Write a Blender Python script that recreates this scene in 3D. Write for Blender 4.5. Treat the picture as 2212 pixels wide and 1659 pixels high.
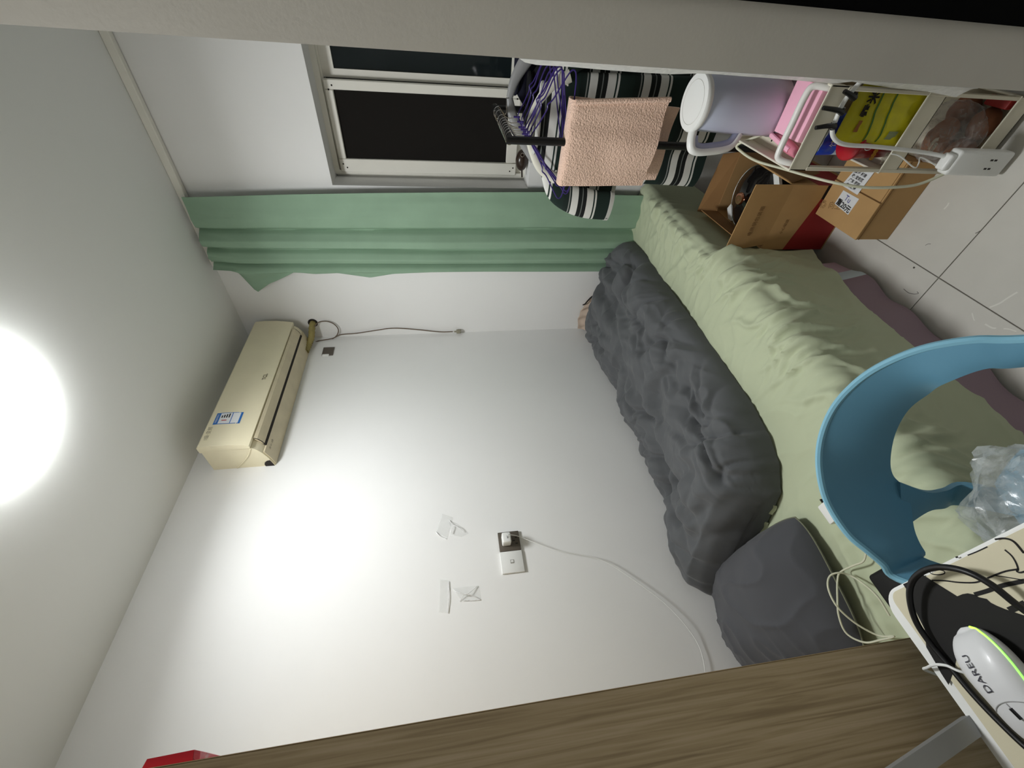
import bpy, bmesh, math, random
import numpy as np
from mathutils import Vector, Matrix, noise
random.seed(7)
for o in list(bpy.data.objects): bpy.data.objects.remove(o)
scene = bpy.context.scene
COL = scene.collection

# ---------------------------------------------------------------- camera
# the photograph is a portrait picture lying on its side: world up points to the picture's left
F = 902.6
CAM = Vector((0, 0, 1.45))
R = Matrix(((0.06986884, 0.70455649, 0.70620004),
            (-0.14370761, 0.70765460, -0.69178977),
            (-0.98715068, -0.05315177, 0.15069314)))
cd = bpy.data.cameras.new('camera'); cam = bpy.data.objects.new('camera', cd); COL.objects.link(cam)
cd.sensor_fit = 'HORIZONTAL'; cd.sensor_width = 36; cd.lens = F/2212*36; cd.clip_start = .02
mw = R.to_4x4(); mw.translation = CAM; cam.matrix_world = mw
scene.camera = cam
# ---------------------------------------------------------------- world, exposure
w = bpy.data.worlds.new('night'); scene.world = w; w.use_nodes = True
w.node_tree.nodes['Background'].inputs[0].default_value = (.03, .035, .04, 1)
w.node_tree.nodes['Background'].inputs[1].default_value = .15
vs = scene.view_settings
vs.view_transform = 'Standard'; vs.look = 'None'; vs.gamma = 1; vs.use_curve_mapping = False
vs.exposure = 0.62
LAMP_STRENGTH = 14.5          # glow of the diffuser itself
LAMP_POWER = 8.3            # watts thrown downwards by the LED panel behind it
LAMP_COLOR = (0.965, 0.985, 1.0)

# ---------------------------------------------------------------- pixels to points
def ray(p): return R @ Vector((p[0]-1106, 829.5-p[1], -F))
def PX(p, x): d = ray(p); return CAM + d*((x-CAM.x)/d.x)
def PY(p, y): d = ray(p); return CAM + d*((y-CAM.y)/d.y)
def PZ(p, z): d = ray(p); return CAM + d*((z-CAM.z)/d.z)
V = Vector
XW, YB, ZC = -1.6, 2.032, 2.545          # left wall, back wall, ceiling
YP, XE = .95, -.119                      # partition face and its edge

# ---------------------------------------------------------------- materials
def lin(c):
    return tuple(((x/255)/12.92 if x/255 <= .04045 else ((x/255+.055)/1.055)**2.4) for x in c)
MATS = {}
def mat(name, col, rough=.6, metal=0., spec=.5, bump=None, var=None, trans=0., alpha=1., emit=None, sheen=0., coat=0., ior=1.45, stretch=(1,1,1), sss=0.):
    if name in MATS: return MATS[name]
    m = bpy.data.materials.new(name); m.use_nodes = True; MATS[name] = m
    nt = m.node_tree; b = nt.nodes['Principled BSDF']
    c = lin(col)+(1,)
    b.inputs['Base Color'].default_value = c
    b.inputs['Roughness'].default_value = rough; b.inputs['Metallic'].default_value = metal
    b.inputs['Specular IOR Level'].default_value = spec; b.inputs['IOR'].default_value = ior
    b.inputs['Transmission Weight'].default_value = trans; b.inputs['Alpha'].default_value = alpha
    b.inputs['Sheen Weight'].default_value = sheen; b.inputs['Coat Weight'].default_value = coat
    if emit:
        b.inputs['Emission Color'].default_value = lin(emit[0])+(1,); b.inputs['Emission Strength'].default_value = emit[1]
    if bump or var:
        tc = nt.nodes.new('ShaderNodeTexCoord'); mp = nt.nodes.new('ShaderNodeMapping')
        mp.inputs['Scale'].default_value = stretch
        nt.links.new(tc.outputs['Object'], mp.inputs[0])
    if var:
        n = nt.nodes.new('ShaderNodeTexNoise'); n.inputs['Scale'].default_value = var[0]; n.inputs['Detail'].default_value = 4
        r = nt.nodes.new('ShaderNodeValToRGB')
        a = var[1]
        r.color_ramp.elements[0].position = .3; r.color_ramp.elements[1].position = .7
        r.color_ramp.elements[0].color = tuple(x*(1-a) for x in c[:3])+(1,)
        r.color_ramp.elements[1].color = tuple(min(1, x*(1+a)) for x in c[:3])+(1,)
        nt.links.new(mp.outputs[0], n.inputs['Vector']); nt.links.new(n.outputs['Fac'], r.inputs[0]); nt.links.new(r.outputs[0], b.inputs['Base Color'])
    if bump:
        n2 = nt.nodes.new('ShaderNodeTexNoise'); n2.inputs['Scale'].default_value = bump[0]; n2.inputs['Detail'].default_value = 3
        bp = nt.nodes.new('ShaderNodeBump'); bp.inputs['Strength'].default_value = bump[1]; bp.inputs['Distance'].default_value = bump[2]
        nt.links.new(mp.outputs[0], n2.inputs['Vector']); nt.links.new(n2.outputs['Fac'], bp.inputs['Height']); nt.links.new(bp.outputs[0], b.inputs['Normal'])
    return m

def ramp_mat(name, axis, stops, rough=.8, repeat=None, interp='CONSTANT', bump=None, sheen=0., offset=0.):
    """colour from one object-space coordinate (metres)"""
    m = bpy.data.materials.new(name); m.use_nodes = True; nt = m.node_tree; b = nt.nodes['Principled BSDF']
    tc = nt.nodes.new('ShaderNodeTexCoord'); sp = nt.nodes.new('ShaderNodeSeparateXYZ'); nt.links.new(tc.outputs['Object'], sp.inputs[0])
    lo, hi = stops[0][0], stops[-1][0]
    cur = sp.outputs['XYZ'.index(axis)]
    if repeat:
        md = nt.nodes.new('ShaderNodeMath'); md.operation = 'ADD'; md.inputs[1].default_value = offset+50*repeat; nt.links.new(cur, md.inputs[0])
        mo = nt.nodes.new('ShaderNodeMath'); mo.operation = 'FLOORED_MODULO'; mo.inputs[1].default_value = repeat; nt.links.new(md.outputs[0], mo.inputs[0]); cur = mo.outputs[0]
    mr = nt.nodes.new('ShaderNodeMapRange'); mr.inputs['From Min'].default_value = lo; mr.inputs['From Max'].default_value = hi
    nt.links.new(cur, mr.inputs['Value'])
    r = nt.nodes.new('ShaderNodeValToRGB'); r.color_ramp.interpolation = interp
    els = r.color_ramp.elements
    while len(els) < len(stops): els.new(.5)
    for e, (p, c) in zip(els, stops):
        e.position = (p-lo)/(hi-lo); e.color = lin(c)+(1,)
    nt.links.new(mr.outputs[0], r.inputs[0]); nt.links.new(r.outputs[0], b.inputs['Base Color'])
    b.inputs['Roughness'].default_value = rough; b.inputs['Sheen Weight'].default_value = sheen
    if bump:
        n2 = nt.nodes.new('ShaderNodeTexNoise'); n2.inputs['Scale'].default_value = bump[0]
        bp = nt.nodes.new('ShaderNodeBump'); bp.inputs['Strength'].default_value = bump[1]; bp.inputs['Distance'].default_value = bump[2]
        nt.links.new(tc.outputs['Object'], n2.inputs['Vector']); nt.links.new(n2.outputs['Fac'], bp.inputs['Height']); nt.links.new(bp.outputs[0], b.inputs['Normal'])
    return m

def wood_mat(name, a, b_, c_):
    m = bpy.data.materials.new(name); m.use_nodes = True; nt = m.node_tree; b = nt.nodes['Principled BSDF']
    tc = nt.nodes.new('ShaderNodeTexCoord'); mp = nt.nodes.new('ShaderNodeMapping'); mp.inputs['Scale'].default_value = (60, 60, 1.6)
    nt.links.new(tc.outputs['Object'], mp.inputs[0])
    n = nt.nodes.new('ShaderNodeTexNoise'); n.inputs['Scale'].default_value = 2.2; n.inputs['Detail'].default_value = 5; n.inputs['Distortion'].default_value = 1.1
    nt.links.new(mp.outputs[0], n.inputs['Vector'])
    r = nt.nodes.new('ShaderNodeValToRGB'); e = r.color_ramp.elements
    e[0].position = .3; e[0].color = lin(a)+(1,); e[1].position = .72; e[1].color = lin(c_)+(1,)
    x = e.new(.5); x.color = lin(b_)+(1,)
    nt.links.new(n.outputs['Fac'], r.inputs[0]); nt.links.new(r.outputs[0], b.inputs['Base Color'])
    bp = nt.nodes.new('ShaderNodeBump'); bp.inputs['Strength'].default_value = .15; bp.inputs['Distance'].default_value = .001
    nt.links.new(n.outputs['Fac'], bp.inputs['Height']); nt.links.new(bp.outputs[0], b.inputs['Normal'])
    b.inputs['Roughness'].default_value = .55
    return m

def film_mat(name, col, opac, rough=.25, bump=None, vary=.5):
    """thin clear plastic: see-through mixed with a glossy, whitish skin"""
    m = bpy.data.materials.new(name); m.use_nodes = True; nt = m.node_tree; b = nt.nodes['Principled BSDF']
    b.inputs['Base Color'].default_value = lin(col)+(1,); b.inputs['Roughness'].default_value = rough; b.inputs['Specular IOR Level'].default_value = .8
    tr = nt.nodes.new('ShaderNodeBsdfTransparent'); mx = nt.nodes.new('ShaderNodeMixShader')
    tc = nt.nodes.new('ShaderNodeTexCoord'); n = nt.nodes.new('ShaderNodeTexNoise'); n.inputs['Scale'].default_value = 35; n.inputs['Detail'].default_value = 4; n.inputs['Distortion'].default_value = 1.5
    nt.links.new(tc.outputs['Object'], n.inputs['Vector'])
    mr = nt.nodes.new('ShaderNodeMapRange'); mr.inputs['From Min'].default_value = .35; mr.inputs['From Max'].default_value = .7
    mr.inputs['To Min'].default_value = opac*(1-.9*vary); mr.inputs['To Max'].default_value = min(1, opac*(1+vary))
    nt.links.new(n.outputs['Fac'], mr.inputs['Value']); nt.links.new(mr.outputs[0], mx.inputs[0])
    nt.links.new(tr.outputs[0], mx.inputs[1]); nt.links.new(b.outputs[0], mx.inputs[2])
    nt.links.new(mx.outputs[0], nt.nodes['Material Output'].inputs[0])
    if bump:
        bp = nt.nodes.new('ShaderNodeBump'); bp.inputs['Strength'].default_value = bump; bp.inputs['Distance'].default_value = .004
        nt.links.new(n.outputs['Fac'], bp.inputs['Height']); nt.links.new(bp.outputs[0], b.inputs['Normal'])
    return m

m_wall = mat('wall_paint', (242, 242, 240), .9, spec=.2, bump=(60, .08, .002), var=(3, .012))
m_ceil = mat('ceiling_paint', (240, 241, 238), .95, spec=.1, bump=(80, .06, .002))
m_part = mat('partition_paint', (208, 204, 195), .9, spec=.2, bump=(120, .12, .002), var=(4, .03))
m_tile = mat('floor_tile_glaze', (208, 205, 197), .35, spec=.4, bump=(25, .03, .001), var=(5, .05))
m_grout = mat('grout', (120, 116, 108), .9)
m_white = mat('white_plastic', (236, 237, 234), .35)
m_frame = mat('window_aluminium', (238, 236, 226), .4, var=(12, .02))
m_black = mat('black_matte', (12, 12, 12), .7)
m_blackgloss = mat('black_gloss', (14, 14, 16), .3)
m_blackmetal = mat('black_tube', (18, 17, 17), .38)
m_chrome = mat('chrome_wire', (205, 205, 205), .18, metal=1)
m_purple = mat('purple_wire', (62, 46, 120), .35)
m_cream = mat('cream_steel', (226, 220, 200), .45)
m_card = mat('cardboard', (188, 150, 100), .85, bump=(40, .1, .002), var=(8, .07))
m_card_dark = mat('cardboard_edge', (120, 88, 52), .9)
m_ink = mat('ink', (30, 27, 25), .8)
m_greycloth = mat('charcoal_cotton', (90, 92, 94), .85, spec=.2, bump=(900, .25, .0006), sheen=.15)
m_pillow = mat('pillow_cotton', (78, 79, 83), .85, spec=.2, bump=(900, .25, .0006), sheen=.15)
m_sheet = mat('sage_cotton', (188, 196, 166), .85, spec=.2, bump=(800, .2, .0006), sheen=.1)
m_curtain = mat('green_curtain_cloth', (146, 174, 150), .9, spec=.15, bump=(500, .25, .0008), var=(9, .05))
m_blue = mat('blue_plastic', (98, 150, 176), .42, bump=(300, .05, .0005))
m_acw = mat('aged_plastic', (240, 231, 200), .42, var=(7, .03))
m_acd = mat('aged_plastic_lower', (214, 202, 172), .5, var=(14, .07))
m_dark = mat('dark_slot', (38, 32, 28), .8)
m_silver = mat('grey_metal', (150, 151, 152), .4, metal=.2)
m_wood = wood_mat('walnut_laminate', (152, 130, 97), (182, 160, 124), (200, 178, 145))

# ---------------------------------------------------------------- mesh building
def catmull(pts, k=6, closed=False):
    pts = [Vector(p) for p in pts]; n = len(pts); out = []
    if n < 3: return pts
    rng = range(n if closed else n-1)
    for i in rng:
        p0 = pts[(i-1) % n] if closed or i > 0 else pts[0]*2-pts[1]
        p1 = pts[i]; p2 = pts[(i+1) % n]
        p3 = pts[(i+2) % n] if closed or i+2 < n else pts[-1]*2-pts[-2]
        for j in range(k):
            t = j/k
            out.append(.5*((2*p1)+(p2-p0)*t+(2*p0-5*p1+4*p2-p3)*t*t+(3*p1-p0-3*p2+p3)*t**3))
    if not closed: out.append(pts[-1].copy())
    return out

class MB:
    def __init__(s): s.v = []; s.f = []
    def add(s, vs, fs):
        k = len(s.v); s.v += [tuple(x) for x in vs]; s.f += [tuple(i+k for i in f) for f in fs]; return s
    def box(s, x0, x1, y0, y1, z0, z1, r=0., seg=2):
        bm = bmesh.new(); bmesh.ops.create_cube(bm, size=1)
        for v in bm.verts:
            v.co = ((x0+x1)/2+v.co.x*(x1-x0), (y0+y1)/2+v.co.y*(y1-y0), (z0+z1)/2+v.co.z*(z1-z0))
        if r: bmesh.ops.bevel(bm, geom=bm.edges[:], offset=r, segments=seg, profile=.5, affect='EDGES')
        return s.bm(bm)
    def bm(s, bm, M=None):
        bm.verts.index_update()
        vs = [(M @ v.co if M else v.co)[:] for v in bm.verts]; fs = [[v.index for v in f.verts] for f in bm.faces]
        bm.free(); return s.add(vs, fs)
    def hexa(s, c8):   # bottom 4, top 4
        return s.add(c8, [(3,2,1,0),(4,5,6,7),(0,1,5,4),(1,2,6,5),(2,3,7,6),(3,0,4,7)])
    def prism(s, poly, vec, ):
        n = len(poly); vec = Vector(vec); p = [Vector(q) for q in poly]
        return s.add(p+[q+vec for q in p], [tuple(range(n-1, -1, -1)), tuple(range(n, 2*n))]+[(i, (i+1) % n, n+(i+1) % n, n+i) for i in range(n)])
    def tube(s, pts, r, n=8, smooth=6, closed=False, flat=None):
        P = catmull(pts, smooth, closed) if smooth else [Vector(p) for p in pts]
        m = len(P); rr = r if callable(r) else (lambda t: r)
        t0 = (P[1]-P[0]).normalized(); up = Vector((0, 0, 1)) if abs(t0.z) < .9 else Vector((1, 0, 0))
        nn = (up-t0*up.dot(t0)).normalized(); vs = []; fs = []
        for i in range(m):
            if closed: t = P[(i+1) % m]-P[i-1]
            else: t = P[min(i+1, m-1)]-P[max(i-1, 0)]
            if t.length < 1e-9: t = t0
            t = t.normalized(); nn = nn-t*nn.dot(t)
            if nn.length < 1e-6: nn = t.orthogonal()
            nn = nn.normalized(); bb = t.cross(nn); q = rr(i/(m-1))
            for j in range(n):
                a = 2*math.pi*j/n
                vs.append(P[i]+nn*(math.cos(a)*q)+bb*(math.sin(a)*q*(flat or 1)))
        for i in range(m if closed else m-1):
            for j in range(n):
                a = i*n+j; b = i*n+(j+1) % n; k = ((i+1) % m)*n
                fs.append((a, b, k+(j+1) % n, k+j))
        if not closed: fs += [tuple(range(n-1, -1, -1)), tuple((m-1)*n+j for j in range(n))]
        return s.add(vs, fs)
    def lathe(s, prof, c, n=32, M=None):
        c = Vector(c); vs = []; fs = []
        for r, z in prof:
            for j in range(n):
                a = 2*math.pi*j/n; q = Vector((r*math.cos(a), r*math.sin(a), z))
                vs.append(c+(M @ q if M else q))
        for i in range(len(prof)-1):
            for j in range(n):
                fs.append((i*n+j, i*n+(j+1) % n, (i+1)*n+(j+1) % n, (i+1)*n+j))
        fs += [tuple(range(n-1, -1, -1)), tuple((len(prof)-1)*n+j for j in range(n))]
        return s.add(vs, fs)
    def ell(s, c, rx, ry, rz, nu=20, nv=12, M=None, fn=None):
        c = Vector(c); vs = []; fs = []
        for i in range(nv+1):
            th = math.pi*i/nv
            for j in range(nu):
                ph = 2*math.pi*j/nu; q = Vector((math.sin(th)*math.cos(ph), math.sin(th)*math.sin(ph), math.cos(th)))
                k = fn(q) if fn else 1
                q = Vector((q.x*rx, q.y*ry, q.z*rz))*k
                vs.append(c+(M @ q if M else q))
        for i in range(nv):
            for j in range(nu): fs.append((i*nu+j, (i+1)*nu+j, (i+1)*nu+(j+1) % nu, i*nu+(j+1) % nu))
        return s.add(vs, fs)
    def sheet(s, P, th):
        """P[nu][nv][3] array -> thin closed sheet of thickness th"""
        P = np.asarray(P, float); nu, nv = P.shape[:2]
        N = normals(P); a = (P+N*th/2).reshape(-1, 3); b = (P-N*th/2).reshape(-1, 3); k = nu*nv
        fs = []
        for i in range(nu-1):
            for j in range(nv-1):
                q = (i*nv+j, (i+1)*nv+j, (i+1)*nv+j+1, i*nv+j+1)
                fs.append(q); fs.append(tuple(x+k for x in reversed(q)))
        def edge(l):
            for x, y in zip(l[:-1], l[1:]): fs.append((y, x, x+k, y+k))
        edge([i*nv for i in range(nu)][::-1]); edge([i*nv+nv-1 for i in range(nu)])
        edge([j for j in range(nv)]); edge([(nu-1)*nv+j for j in range(nv)][::-1])
        return s.add(np.vstack([a, b]).tolist(), fs)
    def build(s, name, m, parent=None, smooth=True, angle=40, label=None):
        off = Vector(parent['_o']) if parent is not None and '_o' in parent else Vector((0, 0, 0))
        me = bpy.data.meshes.new(name)
        me.from_pydata([tuple(Vector(v)-off) for v in s.v], [], s.f); me.update()
        bm = bmesh.new(); bm.from_mesh(me); bmesh.ops.recalc_face_normals(bm, faces=bm.faces[:]); bm.to_mesh(me); bm.free()
        if smooth:
            me.shade_smooth(); me.set_sharp_from_angle(angle=math.radians(angle))
        o = bpy.data.objects.new(name, me); COL.objects.link(o)
        for q in (m if isinstance(m, (list, tuple)) else [m]): me.materials.append(q)
        if parent is not None:
            o.parent = parent; o['_o'] = tuple(off)
        if label: o['label'] = label
        return o

def blur(P, n=1, k=.5):
    P = P.copy()
    for _ in range(n):
        Q = P.copy(); Q[1:-1, 1:-1] = (1-k)*P[1:-1, 1:-1]+k/4*(P[:-2, 1:-1]+P[2:, 1:-1]+P[1:-1, :-2]+P[1:-1, 2:]); P = Q
    return P
def normals(P):
    gu = np.gradient(P, axis=0); gv = np.gradient(P, axis=1); n = np.cross(gu, gv)
    l = np.linalg.norm(n, axis=2, keepdims=True); l[l < 1e-12] = 1
    return n/l
def thing(name, loc, label, cat, group=None):
    o = bpy.data.objects.new(name, None); COL.objects.link(o); o.location = loc; o.empty_display_size = .05
    o['_o'] = tuple(Vector(loc)); o['label'] = label; o['category'] = cat
    if group: o['group'] = group
    return o
def tag(o, label, cat, group=None, kind=None):
    o['label'] = label; o['category'] = cat
    if group: o['group'] = group
    if kind: o['kind'] = kind
    return o
def struct(name, mb, m, label, parent=None, smooth=False):
    o = mb.build(name, m, parent, smooth)
    if parent is None: o['kind'] = 'structure'; o['label'] = label; o['category'] = name.split('_')[0]
    return o
def text(name, s, size, o, xd, yd, m, parent, align='CENTER', bold=0.):
    cu = bpy.data.curves.new(name, 'FONT'); cu.body = s; cu.size = size; cu.align_x = align; cu.align_y = 'CENTER'; cu.offset = bold; cu.resolution_u = 3
    t = bpy.data.objects.new(name, cu); COL.objects.link(t); bpy.context.view_layer.update()
    me = bpy.data.meshes.new_from_object(t.evaluated_get(bpy.context.evaluated_depsgraph_get()))
    xd = Vector(xd).normalized(); yd = Vector(yd).normalized(); o = Vector(o); n = xd.cross(yd)*.0004
    mb = MB(); mb.add([o+xd*v.co.x+yd*v.co.y+n for v in me.vertices], [tuple(p.vertices) for p in me.polygons])
    bpy.data.objects.remove(t); bpy.data.curves.remove(cu); bpy.data.meshes.remove(me)
    off = Vector(parent['_o']) if parent is not None else Vector((0, 0, 0))
    me = bpy.data.meshes.new(name); me.from_pydata([tuple(Vector(v)-off) for v in mb.v], [], mb.f); me.materials.append(m)
    ob = bpy.data.objects.new(name, me); COL.objects.link(ob)
    if parent is not None: ob.parent = parent; ob['_o'] = tuple(off)
    return ob
def N3(x, y, z): return noise.noise(Vector((x, y, z)))
def ridge(x, y, z): return 1-min(1, abs(noise.noise(Vector((x, y, z))))*2.2)
def interp(x, tab): return float(np.interp(x, [t[0] for t in tab], [t[1] for t in tab]))
def strip_print(name, pts, wd, nrm, m, parent, lift=.0003):
    """flat printed line of width wd following pts on a plane with normal nrm"""
    P = [Vector(p) for p in pts]; nrm = Vector(nrm).normalized(); mb = MB(); vs = []
    for i, p in enumerate(P):
        t = (P[min(i+1, len(P)-1)]-P[max(i-1, 0)]).normalized(); s = t.cross(nrm)*wd/2
        vs += [p+s+nrm*lift, p-s+nrm*lift]
    mb.add(vs, [(2*i, 2*i+1, 2*i+3, 2*i+2) for i in range(len(P)-1)])
    return mb.build(name, m, parent, False)
def poly_print(name, pts, nrm, m, parent, lift=.0003):
    nrm = Vector(nrm).normalized(); mb = MB(); mb.add([Vector(p)+nrm*lift for p in pts], [tuple(range(len(pts)))])
    return mb.build(name, m, parent, False)

# ================================================================= THE ROOM
X1, Y0 = .75, -1.1
fl = struct('floor', MB().box(XW-.1, X1+.1, Y0-.1, YB+.25, -.1, -.004), m_grout, 'dark grout bed of the tiled floor')
tiles = None
tx0, ty0, ts = -.564, .897, .6
tmesh = None
for i in range(-2, 3):
    for j in range(-4, 3):
        x0, x1 = max(XW, tx0+i*ts), min(X1, tx0+(i+1)*ts); y0, y1 = max(Y0, ty0+j*ts), min(YB, ty0+(j+1)*ts)
        if x1-x0 < .02 or y1-y0 < .02: continue
        g = .0012
        MB().box(x0+g, x1-g, y0+g, y1-g, -.012, 0, .001, 1).build('tile', m_tile, fl)
m_scuff = mat('pale_scuff', (226, 224, 216), .7); m_hair = mat('dark_hair', (70, 66, 60), .7)
for pts, wd_, mm in (([(2039, 452), (2046, 445), (2050, 438)], .004, m_scuff), ([(2138, 664), (2160, 655), (2178, 643), (2198, 631)], .004, m_scuff), ([(2128, 700), (2143, 708), (2152, 709)], .004, m_scuff), ([(2168, 710), (2180, 711), (2196, 716)], .003, m_scuff), ([(2100, 676), (2104, 690), (2106, 692)], .003, m_scuff),
                     ([(1952, 624), (1962, 632), (1973, 635), (1984, 634), (1981, 630)], .0014, m_hair), ([(1999, 530), (2005, 527), (2011, 527)], .0012, m_hair), ([(1973, 577), (1976, 579)], .005, m_hair), ([(2107, 504), (2112, 502), (2117, 499)], .0016, m_hair)):
    strip_print('scuff', catmull([PZ(q, 0) for q in pts], 4), wd_, (0, 0, 1), mm, fl, .0004)
struct('ceiling', MB().box(XW-.1, X1+.1, Y0-.1, YB+.3, ZC, ZC+.1), m_ceil, 'white painted ceiling with a round lamp on it')
struct('wall_left', MB().box(XW-.1, XW, Y0-.1, YB+.3, 0, ZC), m_wall, 'long white wall with the air conditioner above the bed')
struct('wall_front', MB().box(XW, X1, Y0-.1, Y0, 0, ZC), m_wall, 'white wall behind the desk')
struct('wall_right', MB().box(X1, X1+.1, Y0-.1, YB+.3, 0, ZC), m_wall, 'white wall beyond the partition')
# back wall with the window hole
WX0, WX1, WZ0, WZ1 = -.747, -.005, 1.025, 1.912
mb = MB()
mb.box(XW, WX0, YB, YB+.24, 0, ZC); mb.box(WX1, X1, YB, YB+.24, 0, ZC)
mb.box(WX0, WX1, YB, YB+.24, 0, WZ0); mb.box(WX0, WX1, YB, YB+.24, WZ1, ZC)
wb = struct('wall_back', mb, m_wall, 'white wall with the window and the green curtain')
# partition end in front of the trolley, with a flat black panel beside it
XB = -.0165*YP
struct('wall_partition', MB().box(XE, XB+.03, YP, YP+.1, 0, ZC), m_part, 'narrow grey painted end of the partition wall')
m_flatblack = mat('flat_black', (6, 6, 7), .9, spec=.1)
struct('wall_side', MB().box(.24, X1, YP, YP+.1, 0, ZC), m_wall, 'white wall beyond the black panel')
struct('door_1', MB().box(XB, .24, YP-.012, YP+.05, 0, ZC), m_flatblack, 'flat black panel beside the partition')  # plain black slab filling the black area next to the partition

# ---------------------------------------------------------------- window
win = bpy.data.objects.new('window_1', None); COL.objects.link(win); win.location = (-.38, 2.15, WZ0); win['_o'] = (-.38, 2.15, WZ0)
win['kind'] = 'structure'; win['label'] = 'white aluminium sliding window with a dark screen sash'; win['category'] = 'window'
YS = 2.15
mb = MB()   # outer frame
mb.box(WX0, WX0+.03, YS+.005, YS+.08, WZ0, WZ1, .002, 1); mb.box(WX1-.03, WX1, YS+.005, YS+.08, WZ0, WZ1, .002, 1)
mb.box(WX0+.03, WX1-.03, YS+.005, YS+.08, WZ0, WZ0+.045, .002, 1); mb.box(WX0+.03, WX1-.03, YS+.005, YS+.08, WZ1-.03, WZ1, .002, 1)
mb.build('frame', m_frame, win)
mb = MB(); mb.box(WX0+.012, WX0+.03, YS-.012, YS+.005, WZ0, WZ1); mb.box(WX0+.03, WX1, YS-.012, YS+.005, WZ0, WZ0+.02); mb.box(WX0+.03, WX1, YS-.012, YS+.005, WZ1-.022, WZ1)
mb.build('outer_track', m_frame, win)
sx0, sx1, sz0, sz1 = -.724, -.373, 1.072, 1.882
ix0, ix1, iz0, iz1 = -.668, -.408, 1.122, 1.85
sash = MB()
sash.box(sx0, ix0, YS-.02, YS+.002, sz0, sz1, .003, 1); sash.box(ix1, sx1, YS-.02, YS+.002, sz0, sz1, .003, 1)
sash.box(ix0, ix1, YS-.02, YS+.002, sz0, iz0, .003, 1); sash.box(ix0, ix1, YS-.02, YS+.002, iz1, sz1, .003, 1)
sash = sash.build('screen_sash', m_frame, win)
m_mesh = mat('insect_screen', (34, 32, 30), .9, spec=.1, bump=(1500, .4, .0005))
MB().box(ix0-.004, ix1+.004, YS-.008, YS-.005, iz0-.004, iz1+.004).build('insect_screen', m_mesh, sash)
for x, z in ((sx0+.02, sz0+.03), (sx0+.035, sz0+.015), (sx1-.02, sz0+.03), (sx1-.035, sz0+.015), (sx0+.02, sz1-.03), (sx0+.035, sz1-.015), (sx1-.02, sz1-.03), (sx1-.035, sz1-.015)):
    MB().ell((x, YS-.0205, z), .0035, .0015, .0035, 8, 4).build('screw', m_dark, sash)
gsash = MB(); gx0, gx1 = -.372, -.035
gsash.box(gx0, gx0+.03, YS+.012, YS+.035, WZ0+.03, WZ1-.03); gsash.box(gx1-.035, gx1, YS+.012, YS+.035, WZ0+.03, WZ1-.03)
gsash.box(gx0+.03, gx1-.035, YS+.012, YS+.035, WZ0+.03, WZ0+.09); gsash.box(gx0+.03, gx1-.035, YS+.012, YS+.035, WZ1-.075, WZ1-.03)
gsash = gsash.build('glass_sash', m_frame, win)
m_glass = mat('night_glass', (48, 58, 60), .08, spec=.5, trans=.6)
MB().box(gx0+.025, gx1-.03, YS+.02, YS+.025, WZ0+.085, WZ1-.07).build('pane', m_glass, gsash)
MB().box(WX0+.035, -.36, YS+.05, YS+.055, WZ0+.045, WZ1-.03).build('pane', m_glass, win)
# rust-coloured gaps where the plaster has come away beside the frame
m_rust = mat('bare_plaster', (176, 140, 92), .95, var=(60, .3))
for a, b, wd in (((733, 372), (752, 374), .012), ((926, 375), (960, 377), .008), ((1080, 380), (1118, 381), .006)):
    p, q = PX(a, WX0+.001), PX(b, WX0+.001)
    mb = MB(); k = 7; pts = []
    for i in range(k+1): pts.append(p.lerp(q, i/k)+V((0, -wd*(.5+.5*random.random()), 0)))
    for i in range(k, -1, -1): pts.append(p.lerp(q, i/k)+V((0, wd*(.4+.4*random.random()), 0)))
    mb.add(pts, [tuple(range(len(pts)))]); mb.build('plaster_chip', m_rust, wb, False)

# ================================================================= LAMP
LX, LY = -.836, .811
m_lamp = mat('lamp_diffuser', (255, 255, 250), .5)
b = m_lamp.node_tree.nodes['Principled BSDF']; b.inputs['Emission Color'].default_value = LAMP_COLOR+(1,); b.inputs['Emission Strength'].default_value = LAMP_STRENGTH
lamp = thing('ceiling_lamp', (LX, LY, ZC), 'round white glowing ceiling lamp', 'ceiling lamp')
MB().lathe([(.163, ZC-.0005), (.1655, ZC-.004), (.1655, ZC-.024), (.160, ZC-.027)], (LX, LY, 0), 64).build('base_ring', m_white, lamp)
MB().lathe([(.150, ZC-.024), (.1665, ZC-.028), (.165, ZC-.038), (.15, ZC-.046), (.11, ZC-.052), (.06, ZC-.055), (.004, ZC-.056)], (LX, LY, 0), 64).build('diffuser', m_lamp, lamp)

ld = bpy.data.lights.new('led_panel', 'AREA'); ld.shape = 'DISK'; ld.size = .32; ld.energy = LAMP_POWER; ld.color = LAMP_COLOR; ld.spread = math.radians(164)
lo_ = bpy.data.objects.new('led_panel', ld); COL.objects.link(lo_); lo_.parent = lamp; lo_.location = (0, 0, -.0575)

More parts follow.
